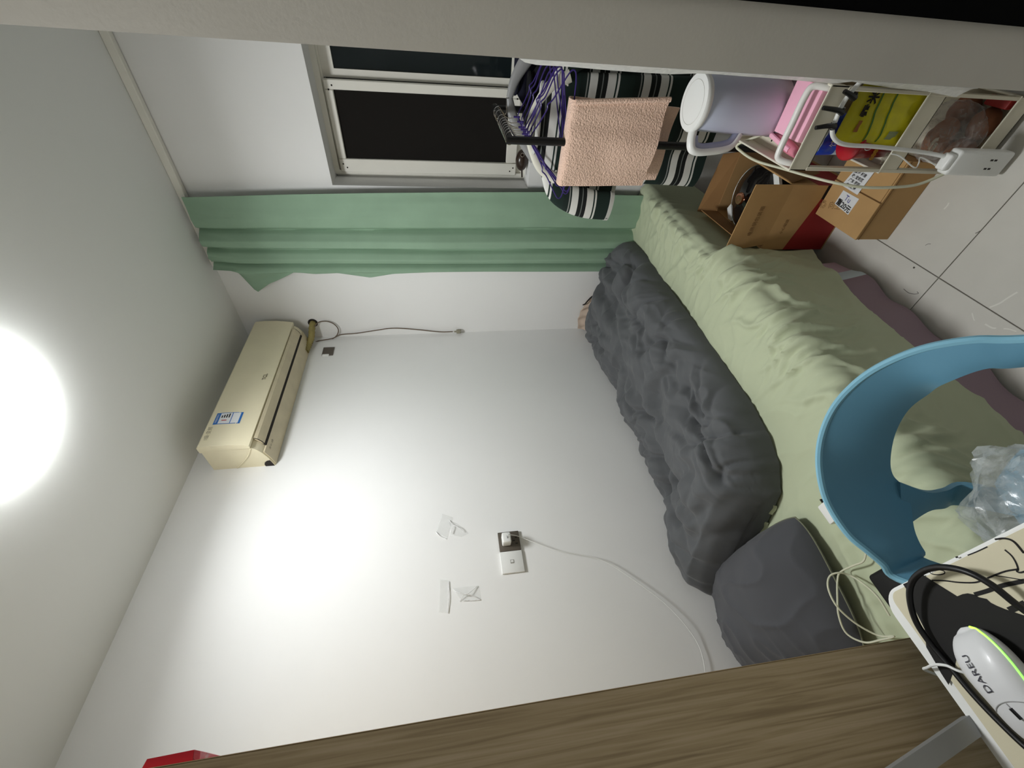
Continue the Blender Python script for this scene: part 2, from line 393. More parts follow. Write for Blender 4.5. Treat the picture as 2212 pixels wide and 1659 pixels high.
# ================================================================= CURTAIN
ct = MB().box(-1.13, X1-.02, YB-.03, YB-.004, ZC-.03, ZC, .003, 1).build('curtain_track', m_frame)
tag(ct, 'long white curtain track under the ceiling', 'curtain track')
YCU = 1.985
left = [PY(p, YCU) for p in ((462, 572), (497, 573), (520, 595), (556, 631), (585, 608), (635, 587), (680, 592), (730, 590), (800, 600), (850, 592), (950, 588), (1050, 584), (1310, 581), (1345, 581))]
right = [PY(p, YCU) for p in ((418, 424), (600, 419), (800, 415), (1000, 413), (1170, 413), (1330, 420))]
lt = sorted((p.z, p.x) for p in left); rt = sorted((p.z, p.x) for p in right)
nu, nv = 150, 110
P = np.zeros((nu, nv, 3)); ztop, zbot = 2.518, .40
for i in range(nu):
    z = ztop+(zbot-ztop)*i/(nu-1); xr = interp(z, rt); xl0 = interp(z, lt); xl = min(xl0, -1.12)
    g = (ztop-z)/(ztop-zbot)
    for j in range(nv):
        u = j/(nv-1); xbs = interp(z, [(.4, -1.15), (1.5, -1.142), (2.4, -1.122), (2.52, -1.112)])
        x = xr+(xbs-xr)*u/.88 if u < .88 else xbs+(min(xl0, xbs-.01)-xbs)*(u-.88)/.12
        uw = u+.022*N3(z*.9, 2.5, u*1.5)+.012*math.sin(z*2.3+u*5)*(1-g)
        y = interp(uw, [(-.05, -.002), (.1, -.010), (.25, -.014), (.36, -.008), (.405, .020), (.44, -.006), (.50, -.034), (.57, -.034), (.625, .012), (.66, -.014), (.72, -.030), (.775, -.018), (.80, .012), (.835, -.020), (.87, -.032), (.90, -.012), (.93, .006), (1.05, .010)])*(.85+.3*g)
        y += .006*N3(u*5, z*.8, 3)+.003*N3(u*13, z*2.2, 9)+.010*ridge(u*7+z*2, z*2.4, 6)**3*math.exp(-(g/.10)**2)*u
        y += -.020*math.exp(-((u-1)/.06)**2)*math.exp(-((z-2.27)/.09)**2)
        P[i, j] = (x, YCU-.006+y, z)
P[:, :, 1] = np.minimum(P[:, :, 1], YB-.006)
cu = MB().sheet(P, .002).build('curtain', m_curtain, angle=80)
tag(cu, 'sage green curtain bunched in vertical folds beside window', 'curtain')

# ================================================================= AIR CONDITIONER
AY0, AY1 = 1.148, 1.975
ac = thing('air_conditioner', (XW, (AY0+AY1)/2, 2.2), 'yellowed wall-mounted air conditioner with a blue energy label', 'air conditioner')
def extr(prof, y0, y1):
    n = len(prof); mb = MB()
    mb.prism([(x, y0, z) for x, z in prof], (0, y1-y0, 0)); return mb
body = [(XW, 2.452), (-1.47, 2.45), (-1.462, 2.40), (-1.462, 2.30), (-1.468, 2.262), (-1.482, 2.246), (-1.505, 2.232), (-1.545, 2.219), (-1.565, 2.2155)]
notch = [(-1.565+.0, 2.2155)]
body = body+[(XW, 2.208)]
extr(body, AY0+.004, AY1-.004).build('body', m_acw, ac, angle=25)
fp = [(-1.475, 2.454), (-1.443, 2.4535), (-1.437, 2.446), (-1.4335, 2.40), (-1.435, 2.34), (-1.443, 2.28), (-1.4475, 2.262), (-1.462, 2.262), (-1.466, 2.30), (-1.466, 2.40)]
extr(fp, AY0, AY1).build('front_panel', m_acw, ac, angle=25)
lv = [(-1.4535, 2.2575), (-1.460, 2.246), (-1.478, 2.2345), (-1.494, 2.2285), (-1.498, 2.233), (-1.48, 2.243), (-1.468, 2.2575)]
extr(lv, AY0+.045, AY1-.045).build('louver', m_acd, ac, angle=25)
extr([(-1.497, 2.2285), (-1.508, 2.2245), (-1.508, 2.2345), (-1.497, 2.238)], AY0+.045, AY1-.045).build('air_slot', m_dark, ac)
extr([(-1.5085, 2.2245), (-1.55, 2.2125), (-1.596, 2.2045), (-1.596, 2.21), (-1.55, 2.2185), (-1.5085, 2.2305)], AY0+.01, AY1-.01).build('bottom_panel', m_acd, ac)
for yy in (AY0+.0435, AY1-.0445):
    extr([(-1.4545, 2.256), (-1.461, 2.2445), (-1.479, 2.233), (-1.4955, 2.2275), (-1.4955, 2.2305), (-1.479, 2.2365), (-1.463, 2.247), (-1.457, 2.256)], yy, yy+.0015).build('seam', m_dark, ac)
# end cap: a raised leaf-shaped swell with a curved line, and the pipe cut-out at the rear lower corner
c = []
for t in np.linspace(0, 1, 15): c.append((-1.598+.13*t, AY0+.003, 2.36-.075*math.sin(t*1.45)-.02*t))
MB().tube([V(p) for p in c]+[V((-1.462, AY0+.003, 2.30)), V((-1.459, AY0+.003, 2.36)), V((-1.47, AY0+.003, 2.42))], .0022, 6).build('end_swell', m_acw, ac)
pc = [( -1.599, AY0+.0035, 2.211), (-1.599, AY0+.0035, 2.246), (-1.588, AY0+.0035, 2.248), (-1.574, AY0+.0035, 2.243), (-1.563, AY0+.0035, 2.231), (-1.560, AY0+.0035, 2.2185)]
MB().prism(pc, (0, -.0015, 0)).build('pipe_cutout', m_dark, ac)
# energy label: blue bands on white, on the upper near end of the front panel
def fpx(z): return interp(z, [(2.262, -1.4475), (2.28, -1.443), (2.34, -1.435), (2.40, -1.4335), (2.446, -1.437)])
def fq(y0, y1, z0, z1, name, m, lift=.0008):
    zs = np.linspace(z0, z1, 5); mb = MB(); vs = []
    for z in zs: vs += [(fpx(z)+lift, y0, z), (fpx(z)+lift, y1, z)]
    mb.add(vs, [(2*i, 2*i+1, 2*i+3, 2*i+2) for i in range(4)]); return mb.build(name, m, ac, True)
m_lab = mat('label_white', (232, 234, 236), .4); m_labb = mat('label_blue', (42, 112, 190), .4)
ly0, ly1 = 1.262, 1.325
fq(ly0, ly1, 2.325, 2.428, 'energy_label', m_labb, .0006)
fq(ly0+.003, ly1-.003, 2.333, 2.362, 'energy_label_field', m_lab, .0009); fq(ly0+.003, ly1-.003, 2.365, 2.410, 'energy_label_field', m_lab, .0009)
m_redink = mat('red_ink', (190, 60, 40), .5)
text('energy_grade', '1', .026, (fpx(2.385)+.0011, ly0+.02, 2.388), (0, 1, 0), (0, 0, 1), m_redink, ac, bold=.001)
for k in range(4): fq(ly0+.034, ly0+.056-.003*k, 2.372+.009*k, 2.377+.009*k, 'label_line', m_ink, .0011)
text('label_heading', '中国能效标识', .008, (fpx(2.419)+.0009, (ly0+ly1)/2, 2.419), (0, 1, 0), (0, 0, 1), m_lab, ac)
text('logo', 'TCL', .022, (fpx(2.296)+.0009, 1.545, 2.296), (0, 1, 0), (0, 0, 1), mat('logo_grey', (120, 112, 92), .4), ac, bold=.0006)
m_mark = mat('faint_print', (150, 142, 116), .6)
text('side_print', '1級·变频', .019, (fpx(2.428)+.0009, 1.215, 2.428), (0, 1, 0), (0, 0, 1), m_mark, ac)
text('service_print', '▣ 31 2级', .013, V((-1.53, 1.215, 2.2175)), (0, 1, 0), V((.05, 0, .0125)), mat('grey_print', (120, 112, 98), .6), ac)

# pipe wrapped in tape, going through the back wall
m_pipe = mat('wrapped_pipe_tape', (150, 138, 84), .7, bump=(60, .4, .004), var=(30, .15))
pw = PY((676, 697), YB)
pts = [pw+V((0, .05, 0)), pw+V((-.004, -.03, 0)), V((-1.545, 1.965, 2.192)), V((-1.568, 1.93, 2.205)), V((-1.575, 1.88, 2.213))]
pipe = MB().tube(pts, lambda t: .0165+.0012*math.sin(t*70), 14, 10).build('insulated_pipe', m_pipe)
tag(pipe, 'olive tape-wrapped pipe from air conditioner into the wall', 'pipe')
hole = MB().lathe([(.026, 0), (.026, .003), (.017, .003)], (0, 0, 0), 20, Matrix(((1, 0, 0), (0, 0, -1), (0, 1, 0))))
hole.v = [tuple(Vector(v)+pw+V((0, -.0005, 0))) for v in hole.v]; hole.build('wall_hole', m_dark, wb)
# power cord with plug hanging down the corner
m_cordg = mat('grey_brown_cord', (112, 98, 84), .6)

cp = [V((-1.565, 1.93, 2.185)), PY((672, 735), 2.0), PY((700, 738), 2.01), PY((724, 728), 2.012), PY((731, 713), 2.015), PY((720, 699), 2.018), PY((700, 694), 2.018), PY((682, 702), 2.0), PY((668, 740), 1.99), PY((690, 736), 1.995), PY((718, 731), 2.005), PY((736, 723), 2.018), PY((770, 720), 2.02), PY((810, 714), 2.02), PY((850, 709), 2.02), PY((900, 712), 2.02), PY((950, 717), 2.018), PY((978, 716.5), 2.016)]
cord = MB().tube(cp, .003, 8, 8).build('power_cord', m_cordg, ac, label='thin brownish power cord hanging down the corner')
pl = PY((990, 716), 2.014)
mb = MB(); mb.tube([pl+V((0, 0, .024)), pl+V((0, 0, .012))], .005, 10, 0); mb.box(pl.x-.011, pl.x+.011, pl.y-.009, pl.y+.009, pl.z-.016, pl.z+.012, .004, 2)
mb.build('plug', mat('plug_grey', (150, 146, 128), .5), cord)

# ---------------------------------------------------------------- wall plates
m_plate = mat('brown_grey_plate', (92, 85, 76), .45)
a, bq = PX((695, 769), XW), PX((723, 751), XW)
sq = thing('blank_plate', (XW, (a.y+bq.y)/2, (a.z+bq.z)/2), 'dark grey square blank plate below the air conditioner', 'wall plate')
MB().box(XW, XW+.006, min(a.y, bq.y), max(a.y, bq.y), min(a.z, bq.z), max(a.z, bq.z), .0015, 1).build('plate', m_plate, sq)
MB().box(XW, XW+.009, min(a.y, bq.y)-.006, min(a.y, bq.y)+.006, min(a.z, bq.z)+.02, max(a.z, bq.z)-.004, .0015, 1).build('torn_tape', m_white, sq)
oy0, oy1, oz0, oz1 = .578, .738, 1.205, 1.288
om = .660
out = thing('wall_socket', (XW, (om+oy1)/2, (oz0+oz1)/2), 'dark grey socket plate with a white charger in it', 'socket')
op_ = MB().box(XW, XW+.009, om+.0005, oy1, oz0, oz1, .002, 2).build('plate', m_plate, out)
oc = ((om+oy1)/2, (oz0+oz1)/2)
for dy, dz, h in ((-.0, -.018, .009), (.012, -.028, .009), (-.012, -.028, .009)):
    MB().box(XW+.0088, XW+.0096, oc[0]+dy-.0016, oc[0]+dy+.0016, oc[1]+dz-h/2, oc[1]+dz+h/2).build('slot', m_black, op_)
jack = thing('phone_jack', (XW, (om+oy0)/2, (oz0+oz1)/2), 'white square network jack plate beside the dark socket', 'wall plate')
jp = MB().box(XW, XW+.009, oy0, om-.0005, oz0-.001, oz1+.001, .002, 2).build('plate', m_white, jack)
jc = ((oy0+om)/2, (oz0+oz1)/2)
MB().box(XW+.0088, XW+.0098, jc[0]-.007, jc[0]+.007, jc[1]-.007, jc[1]+.007).build('jack_recess', mat('jack_grey', (150, 148, 140), .6), jp)
MB().box(XW+.0095, XW+.0104, jc[0]-.003, jc[0]+.005, jc[1]-.005, jc[1]+.005).build('jack_shutter', m_white, jp)
chg = thing('phone_charger', (XW+.01, oc[0]+.004, oc[1]+.012), 'small white phone charger plugged into the dark wall socket', 'charger')
MB().box(XW+.0096, XW+.048, oc[0]-.02, oc[0]+.02, oc[1]-.004, oc[1]+.03, .005, 3).build('body', m_white, chg)
MB().box(XW+.044, XW+.0485, oc[0]-.006, oc[0]+.006, oc[1]+.006, oc[1]+.013, .001, 1).build('port', m_silver, chg)
cc = [V((XW+.047, oc[0], oc[1]+.0095)), V((XW+.06, oc[0]+.002, oc[1]+.005))]
cc += [PX(p, XW+.02) for p in ((1118, 1158), (1150, 1170), (1200, 1188), (1260, 1199), (1300, 1210), (1340, 1233), (1400, 1275), (1440, 1307), (1480, 1350), (1507, 1390), (1520, 1425), (1522, 1448))]
cc[-3:] = [PX((1507, 1390), XW+.012), PX((1519, 1425), XW+.012), PX((1523, 1452), XW+.012)]
cab = MB().tube(cc, .0013, 6, 8).build('charging_cable', m_white); tag(cab, 'thin white charging cable running down wall to the bed', 'cable')
# ---------------------------------------------------------------- scraps of clear tape on the wall
m_tape = film_mat('clear_tape', (236, 238, 236), .13, .12, None, .1)
m_tapehi = film_mat('tape_crease', (250, 250, 250), .75, .15)
def tape(quads, creases, label):
    c0 = PX(quads[0][0], XW); t = thing('clear_tape', c0, label, 'tape', None)
    for q in quads:
        P_ = [PX(p, XW+.0015) for p in q]; MB().prism(P_, (.0006, 0, 0)).build('strip', m_tape, t)
    for cr in creases:
        pts = [PX(p, XW+.002+.012*h) for p, h in cr]; MB().tube(pts, .0014, 5, 4).build('crease', m_tapehi, t)
tape([[(955, 1110), (978, 1118), (965, 1162), (942, 1150)], [(970, 1125), (985, 1130), (1012, 1152), (996, 1160), (975, 1155)]],
     [[((971, 1124), 0), ((977, 1135), .6), ((974, 1152), .5)], [((977, 1134), .6), ((990, 1139), 1), ((1000, 1148), .5)], [((942, 1149), 0), ((950, 1158), .2), ((964, 1164), 0)]],
     'scrap of clear tape with one crumpled loose corner on wall')
tape([[(950, 1252), (972, 1254), (968, 1325), (948, 1322)], [(978, 1270), (1034, 1265), (1038, 1295), (998, 1300)]],
     [[((969.5, 1256), 0), ((969, 1290), .25), ((967, 1324), .1)], [((980, 1275), 0), ((995, 1281), .6), ((1010, 1283), .8), ((1031, 1266), .1)], [((993, 1299), 0), ((1003, 1284), .7), ((1018, 1286), .6), ((1037, 1295), 0)], [((1000, 1297), .1), ((1020, 1297), .1), ((1037, 1296), 0)]],
     'two strips of crossed wrinkled clear tape on wall')

# ================================================================= BED
bed = thing('bed', (-1.15, 1.06, 0), 'single bed with mattress along the white wall', 'bed')
mb = MB(); mb.box(XW+.01, -.73, .11, 2.02, .16, .24); 
mb.build('bed_frame', mat('bed_frame_wood', (110, 86, 62), .7), bed)
for x in (XW+.05, -.77):
    for y in (.16, 1.97): MB().box(x-.025, x+.025, y-.025, y+.025, 0, .16).build('leg', m_wood, bed)
MB().box(XW+.008, -.715, .10, 2.022, .24, .444, .03, 3).build('mattress', mat('mattress_tick', (205, 200, 190), .9), bed)
# fitted sheet
nu, nv = 360, 160
y0s, y1s = .097, 2.024
P = np.zeros((nu, nv, 3)); D = np.zeros((nu, nv))
def sheet_side(y):   # outward shift of the hanging side
    return interp(y, [(.1, .0), (.6, .008), (.9, .012), (1.15, .022), (1.27, .030), (1.31, .006), (1.35, -.006), (2.03, -.006)])
for i in range(nu):
    y = y0s+(y1s-y0s)*i/(nu-1)
    hem = interp(y, [(.1, .10), (.6, .12), (.9, .13), (1.15, .12), (1.29, .08), (1.32, .14), (2.03, .2)])
    Ltop, rad = .855, .035
    arc = rad*math.pi/2; tot = Ltop+arc+(.452-rad-hem)
    for j in range(nv):
        q = j/(nv-1); q = q**.8
        s = tot*q
        if s < Ltop: x, z, dn = XW+.007+s, .452, 0
        elif s < Ltop+arc:
            a = (s-Ltop)/rad; x, z, dn = XW+.007+Ltop+rad*math.sin(a), .452-rad+rad*math.cos(a), a/(math.pi/2)*.1
        else:
            dd = s-Ltop-arc; x, z = XW+.007+Ltop+rad, .452-rad-dd; dn = .1+dd
        g = min(1, max(0, (dn-.0)/.25)); x += sheet_side(y)*g**.7
        P[i, j] = (x, y, z)
        e = abs(s-Ltop-.02)
        # gathers pulled across the mattress edge
        wob = .10*N3(y*3, s*2.5, 7)+.05*N3(y*9, s*5, 2)
        ga = ridge((y+wob+.55*(s-Ltop))*11, s*2.2, 4)**4*.017+ridge((y+wob-.3*(s-Ltop))*24, s*3.5, 8)**3*.010+ridge((y+.6*wob+.2*(s-Ltop))*45, s*5, 18)**3*.004
        fade = math.exp(-(e/.13)**2) if s < Ltop+.02 else math.exp(-(e/.19)**2)
        reg = interp(y, [(.1, .25), (.4, .5), (.6, .8), (.8, 1), (1.4, 1), (1.8, .9), (2.02, .2)])
        d = ga*1.45*fade*reg
        # soft folds elsewhere
        d += .008*N3(s*5, y*4, 1)*(.5+.5*reg)+.006*ridge((y+.25*s+wob)*8, s*2, 11)**4*(1 if s < Ltop else .4)+.004*ridge((y-.35*s+wob)*14, s*3, 23)**4*(1 if s < Ltop else .5)
        if dn > .1:   # long diagonal creases on the hanging side
            d += .010*ridge((z*1.2+y*.55+wob*.5)*4.2, 3.3, 5)**3*min(1, (dn-.1)*8)*reg
            d += .016*math.exp(-((y-1.19-.5*(z-.3))/.05)**2)*min(1, dn*4)
        # ridge of cloth pushed up beside the pillow
        if y < .42 and s < Ltop:
            xr = -1.0+.16*(.4-y)*.0+.05*(.42-y); d += .016*math.exp(-((x-(-.985-.06*(.42-y)/.3))/.018)**2)*min(1, (.42-y)*8)
        # seam fold running from the edge to the duvet
        if s < Ltop:
            yy = 1.42-.55*(x+.74); d += .013*math.exp(-((y-yy)/.02)**2)*interp(x, [(-1.0, 0), (-.93, 1), (-.72, 1)])
        edge = min(1, (s+.02)/.06)
        if dn > .02: d *= interp(y, [(1.27, 1), (1.33, .2), (2.03, .2)])
        D[i, j] = d*edge
Nn = normals(P); 
if Nn[nu//2, 5, 2] < 0: Nn = -Nn
Nn = blur(Nn, 6); Nn /= np.linalg.norm(Nn, axis=2, keepdims=True)
P = blur(P+Nn*D[:, :, None], 1)
P[:, :, 0] = np.maximum(P[:, :, 0], XW+.004); P[:, :, 1] = np.clip(P[:, :, 1], .094, YB-.006)
sh = MB().sheet(P, .0016).build('bed_sheet', m_sheet, angle=80)
tag(sh, 'wrinkled sage green sheet draped over the bed', 'bed sheet')
# mauve under-blanket showing below the sheet
m_under = ramp_mat('mauve_blanket', 'Y', [(-1.0, (152, 132, 142)), (.075, (206, 222, 230)), (.135, (196, 172, 186)), (.5, (196, 172, 186))], .9, bump=(300, .3, .001))
nu, nv = 140, 26; P = np.zeros((nu, nv, 3))
for i in range(nu):
    y = .10+(1.215-.10)*i/(nu-1)
    for j in range(nv):
        q = j/(nv-1); z = .30-.285*q
        fl_ = interp(y, [(.1, .03), (.7, .03), (.95, .035), (1.1, .05), (1.215, .02)])
        x = -.712+fl_*q**1.6+.010*N3(y*7, q*2, 5)*q+.006*math.sin(y*31+2*N3(y*3, 0, 2))*q
        P[i, j] = (x, y, z+.012*N3(y*5, 3, 3)*q)
P[:, :, 2] = np.maximum(P[:, :, 2], .006)
ub = thing('under_blanket', (-.7, 1.0, 0), 'mauve blanket with a pale blue stripe hanging under the sheet', 'blanket')
MB().sheet(P, .003).build('cloth', m_under, ub, angle=80)

# ---------------------------------------------------------------- duvet
nu, nv = 320, 160
P = np.zeros((nu, nv, 3)); D = np.zeros((nu, nv))
XR = [(0, -1.08), (.03, -1.02), (.08, -.985), (.16, -.965), (.4, -.955), (.7, -.958), (.85, -.95), (.94, -.962), (.985, -1.0), (1, -1.05)]
HH = [(0, .07), (.010, .14), (.03, .185), (.10, .20), (.17, .165), (.22, .14), (.4, .15), (.6, .155), (.8, .165), (.93, .165), (.975, .14), (1, .05)]
for i in range(nu):
    s = i/(nu-1); s = s+.06*math.sin(2*math.pi*s)/(2*math.pi)*-1
    xr = interp(s, XR); h = interp(s, HH)
    for j in range(nv):
        t = j/(nv-1); th = math.pi*(1-t)
        ca, sa = math.cos(th), math.sin(th)
        x = (XW+.012+xr)/2+(xr-XW-.012)/2*math.copysign(abs(ca)**.72, ca)
        prof = abs(sa)**.55*(1.06-.28*t)
        y0_ = .385+.17*(x+1.6)/.6; y = y0_+s*(2.012-.055*min(1, max(0, (-1.2-x)/.12))-y0_)
        z = .462+h*prof*1.12
        P[i, j] = (x, y, z)
        wx, wy = .16*N3(x*3, y*3, 1)+.05*N3(x*9, y*9, 41), .16*N3(x*3, y*3, 21)+.05*N3(x*9, y*9, 51)
        d = .022*N3(x*3.2, y*2.4, 3)+.010*N3(x*7, y*6, 5)
        def cr(v, k): return max(0, 1-abs(v)*k)
        d -= .032*cr(noise.noise(V(((x+wx)*4.5, (y+wy)*2.8, 8))), 5)**1.3
        d -= .024*cr(noise.noise(V(((x+wx+.6*y)*6, (y+wy-.4*x)*3.2, 14))), 5.5)**1.4
        d += .016*cr(noise.noise(V(((x*.7+wx-.8*y)*7, (y*.6+wy+.5*x)*4, 31))), 4)**1.5
        d += .008*cr(noise.noise(V(((x+.8*wx+.3*y)*14, (y+wy*.8)*5, 61))), 3)**1.3
        d += .0025*N3(x*34, y*28, 2)
        d -= .010*cr(noise.noise(V(((x+.5*wx-.25*y)*13, (y+.6*wy+.3*x)*3, 71))), 6)**1.2
        d += .006*cr(noise.noise(V(((x+.5*wx+.4*y)*19, (y+.5*wy-.3*x)*4, 81))), 3.5)**1.5
        # deep valley behind the top roll, and the lengthwise hollow near the foot
        vy = .70+.30*(-1.2-x); d -= .045*math.exp(-((y-vy)/.035)**2)*interp(x, [(-1.6, .5), (-1.35, 1), (-1.24, .6), (-1.12, 0)])
        d -= .035*math.exp(-((x+1.16+.10*(y-1.6))/.04)**2)*interp(y, [(1.35, 0), (1.5, 1), (1.85, 1), (2.0, .3)])
        d -= .03*math.exp(-((x+1.36-.12*(y-1.1))/.03)**2)*interp(y, [(.7, 0), (.85, 1), (1.25, .8), (1.45, 0)])
        # puckers along the top hem
        if s < .10: d += .005*math.sin(x*58+4*N3(x*4, 1, 1))*(1-s/.10)*min(1, sa*1.2)*(1 if -1.5 < x < -1.1 else 0)
        edge = min(1, s/.06, (1-s)/.05)*min(1, sa/.25)
        D[i, j] = d*(.25+.75*max(0, edge))*(.08+.92*min(1, (t/.35)**1.4))*(.35+.65*min(1, (1-t)/.2))
Nn = normals(P)
if Nn[nu//2, nv//2, 2] < 0: Nn = -Nn
Nn = blur(Nn, 12); Nn /= np.linalg.norm(Nn, axis=2, keepdims=True)
P = blur(P+Nn*D[:, :, None], 2)
P[:, :, 0] = np.maximum(P[:, :, 0], XW+.006); P[:, :, 1] = np.minimum(P[:, :, 1], YB-.03); P[:, :, 2] = np.maximum(P[:, :, 2], .4555)
mb = MB(); vs = P.reshape(-1, 3).tolist(); fs = [(i*nv+j, i*nv+j+1, (i+1)*nv+j+1, (i+1)*nv+j) for i in range(nu-1) for j in range(nv-1)]
fs += [(i*nv, (i+1)*nv, (i+1)*nv+nv-1, i*nv+nv-1) for i in range(nu-1)]
fs += [tuple(range(nv)), tuple((nu-1)*nv+j for j in range(nv-1, -1, -1))]
mb.add(vs, fs); dv = thing('duvet', (-1.25, 1.2, .456), 'rumpled charcoal grey duvet heaped along the white wall', 'duvet')
mb.build('cover', m_greycloth, dv, angle=80)
# pale lining peeping out at the top hem
m_line = mat('pale_green_lining', (186, 190, 160), .9)
for (xa, xb) in ((-1.26, -1.20), (-1.165, -1.13), (-1.555, -1.47)):
    k = 12; P2 = np.zeros((k, 5, 3))
    for i in range(k):
        x = xa+(xb-xa)*i/(k-1); yy = .385+.17*(x+1.6)/.6
        for j in range(5): P2[i, j] = (x, yy+.012-.018*j/4, .485-.026*(j/4)**1.5+.003*math.sin(x*150))
    MB().sheet(P2, .0015).build('lining', m_line, dv)

# ---------------------------------------------------------------- pillow
pil = thing('pillow', (-1.3, .27, .46), 'dark charcoal pillow at the head of the bed', 'pillow')
nu, nv = 90, 70; top = np.zeros((nu, nv, 3)); bot = np.zeros((nu, nv, 3))
for i in range(nu):
    u = -1+2*i/(nu-1)
    for j in range(nv):
        v = -1+2*j/(nv-1)
        uu = math.copysign(abs(u)**.9, u); vv = math.copysign(abs(v)**.9, v)
        pin = math.sqrt(1-.20*vv**4); pin2 = math.sqrt(1-.20*uu**4)
        x = -1.325+.268*uu*pin+.03*vv; y = .287+.185*vv*pin2-.012*uu
        b_ = max(0, (1-abs(u)**2.2))*max(0, (1-abs(v)**2.2)); h = b_**.62
        wr = .020*ridge(x*4+.6*y+.3*N3(x*5, y*5, 8), y*13+2*x, 3)**4*(u < 0)*abs(u)**1.5+.016*ridge(x*15+.5*N3(x*5, y*5, 1), y*4, 13)**4*(v < 0)*abs(v)**2+.012*N3(x*7, y*7, 2)+.008*ridge((x+.4*y)*9, (y-.3*x)*7, 9)**4
        top[i, j] = (x, y, .492+.13*h+wr*h**.35); bot[i, j] = (x, y, .492-.030*h**.6)
k = nu*nv; fs = []
for i in range(nu-1):
    for j in range(nv-1):
        q = (i*nv+j, (i+1)*nv+j, (i+1)*nv+j+1, i*nv+j+1); fs += [q, tuple(x+k for x in reversed(q))]
top[:, :, 0] = np.maximum(top[:, :, 0], XW+.006); bot[:, :, 0] = np.maximum(bot[:, :, 0], XW+.006)
top[:, :, 1] = np.maximum(top[:, :, 1], .097); bot[:, :, 1] = np.maximum(bot[:, :, 1], .097)
mb = MB(); mb.add(np.vstack([top.reshape(-1, 3), bot.reshape(-1, 3)]).tolist(), fs); mb.build('pillowcase', m_pillow, pil, angle=80)
edge = [top[i, 0] for i in range(0, nu, 4)]+[top[-1, j] for j in range(0, nv, 4)]+[top[i, -1] for i in range(nu-1, -1, -4)]+[top[0, j] for j in range(nv-1, -1, -4)]
MB().tube([V(e) for e in edge], .0022, 6, 2, closed=True).build('piping', mat('olive_piping', (118, 120, 100), .9), pil)

# ---------------------------------------------------------------- small things on the bed
m_beige = mat('beige_bag_cloth', (206, 186, 168), .8, bump=(40, .3, .004))
bag = thing('cloth_bag', (-1.45, 1.97, .456), 'beige cloth bag tucked between duvet and corner', 'bag')
nu, nv = 40, 26; P = np.zeros((nu, nv, 3))
for i in range(nu):
    u = i/(nu-1)
    for j in range(nv):
        v = j/(nv-1); x = -1.585+.27*u
        zt = interp(x, [(-1.59, .625), (-1.5, .64), (-1.42, .625), (-1.36, .595), (-1.31, .56)])
        P[i, j] = (x, 2.008+.010*N3(u*6, v*5, 3)-.012*math.sin(v*math.pi)+.006*math.sin(u*26+v*8), .457+(zt-.457)*v)
MB().sheet(P, .006).build('body', m_beige, bag, angle=80)
MB().tube([V((-1.335, 2.0, .578)), V((-1.35, 1.992, .60)), V((-1.385, 1.99, .622)), V((-1.40, 2.0, .63))], .004, 6).build('strap', m_black, bag)
p = PZ((1797, 1102), .470); 
ad = thing('power_adapter', (p.x, p.y, .456), 'white power adapter with metal prongs lying on the sheet', 'charger')
MB().box(p.x-.02, p.x+.02, p.y-.03, p.y+.022, .458, .486, .004, 2).build('body', m_white, ad)
for dx in (-.007, .007): MB().box(p.x+dx-.0015, p.x+dx+.0015, p.y+.022, p.y+.036, .469, .475).build('prong', m_dark, ad)
p = PZ((1938, 1258), .475)
po = MB().box(p.x-.055, p.x+.03, p.y-.06, p.y+.035, .458, .486, .010, 3).build('black_pouch', m_black); tag(po, 'small black pouch on the bed beside the desk corner', 'pouch')
m_cab = mat('cream_cable', (214, 214, 190), .5)
loop = [PZ(q, z) for q, z in (((1875, 1190), .470), ((1868, 1212), .475), ((1845, 1222), .480), ((1818, 1236), .490), ((1812, 1255), .50), ((1812, 1290), .52), ((1815, 1330), .53), ((1832, 1368), .525), ((1870, 1387), .510), ((1905, 1382), .495), ((1935, 1374), .480), ((1900, 1372), .487), ((1850, 1345), .515), ((1810, 1308), .54), ((1792, 1270), .54), ((1795, 1245), .525), ((1815, 1237), .508), ((1840, 1243), .486), ((1870, 1262), .480), ((1900, 1290), .477), ((1925, 1330), .472))]
loop = [q+V((0, 0, .004)) for q in loop]
cb = MB().tube(loop, .0022, 7, 7).build('coiled_cable', m_cab); tag(cb, 'loose loops of cream cable on the bed by the pillow', 'cable')

# ================================================================= WARDROBE
WXF, WY1, WY0 = -.768, .0895, -.52
wd = thing('wardrobe', ((XW+WXF)/2, (WY0+WY1)/2, 0), 'tall brown wood-grain wardrobe at the head of the bed', 'wardrobe')
MB().box(WXF-.018, WXF, WY0, WY1, 0, 2.1, .0012, 1).build('side_panel', m_wood, wd)
MB().box(XW+.004, XW+.022, WY0, WY1, 0, 2.1, .0012, 1).build('side_panel', m_wood, wd)
MB().box(XW+.022, WXF-.018, WY0+.002, WY1-.004, 2.08, 2.098).build('top_panel', m_wood, wd)
MB().box(XW+.022, WXF-.018, WY0+.002, WY1-.004, .06, .078).build('bottom_panel', m_wood, wd)
MB().box(XW+.022, WXF-.018, WY1-.012, WY1-.004, .078, 2.08).build('back_panel', m_wood, wd)
for k in range(2):
    xa = XW+.024+k*.393; d_ = MB().box(xa, xa+.391, WY0-.018, WY0, .08, 2.078, .0015, 1).build('door', m_wood, wd)
    MB().tube([(xa+(.36 if k == 0 else .03), WY0-.03, .95), (xa+(.36 if k == 0 else .03), WY0-.03, 1.15)], .006, 8, 0).build('handle', m_silver, d_)
MB().box(WXF-.018, WXF+.0004, WY1, WY1+.0008, 0, 2.1).build('edge_band', mat('edge_band_pale', (196, 170, 130), .5), wd)
m_red = mat('red_paper', (196, 22, 44), .45); m_red2 = film_mat('red_film', (200, 60, 80), .75, .3)
rp = thing('red_card', (-.79, WY1+.006, 1.8), 'glossy red card clipped to the wardrobe edge', 'card')
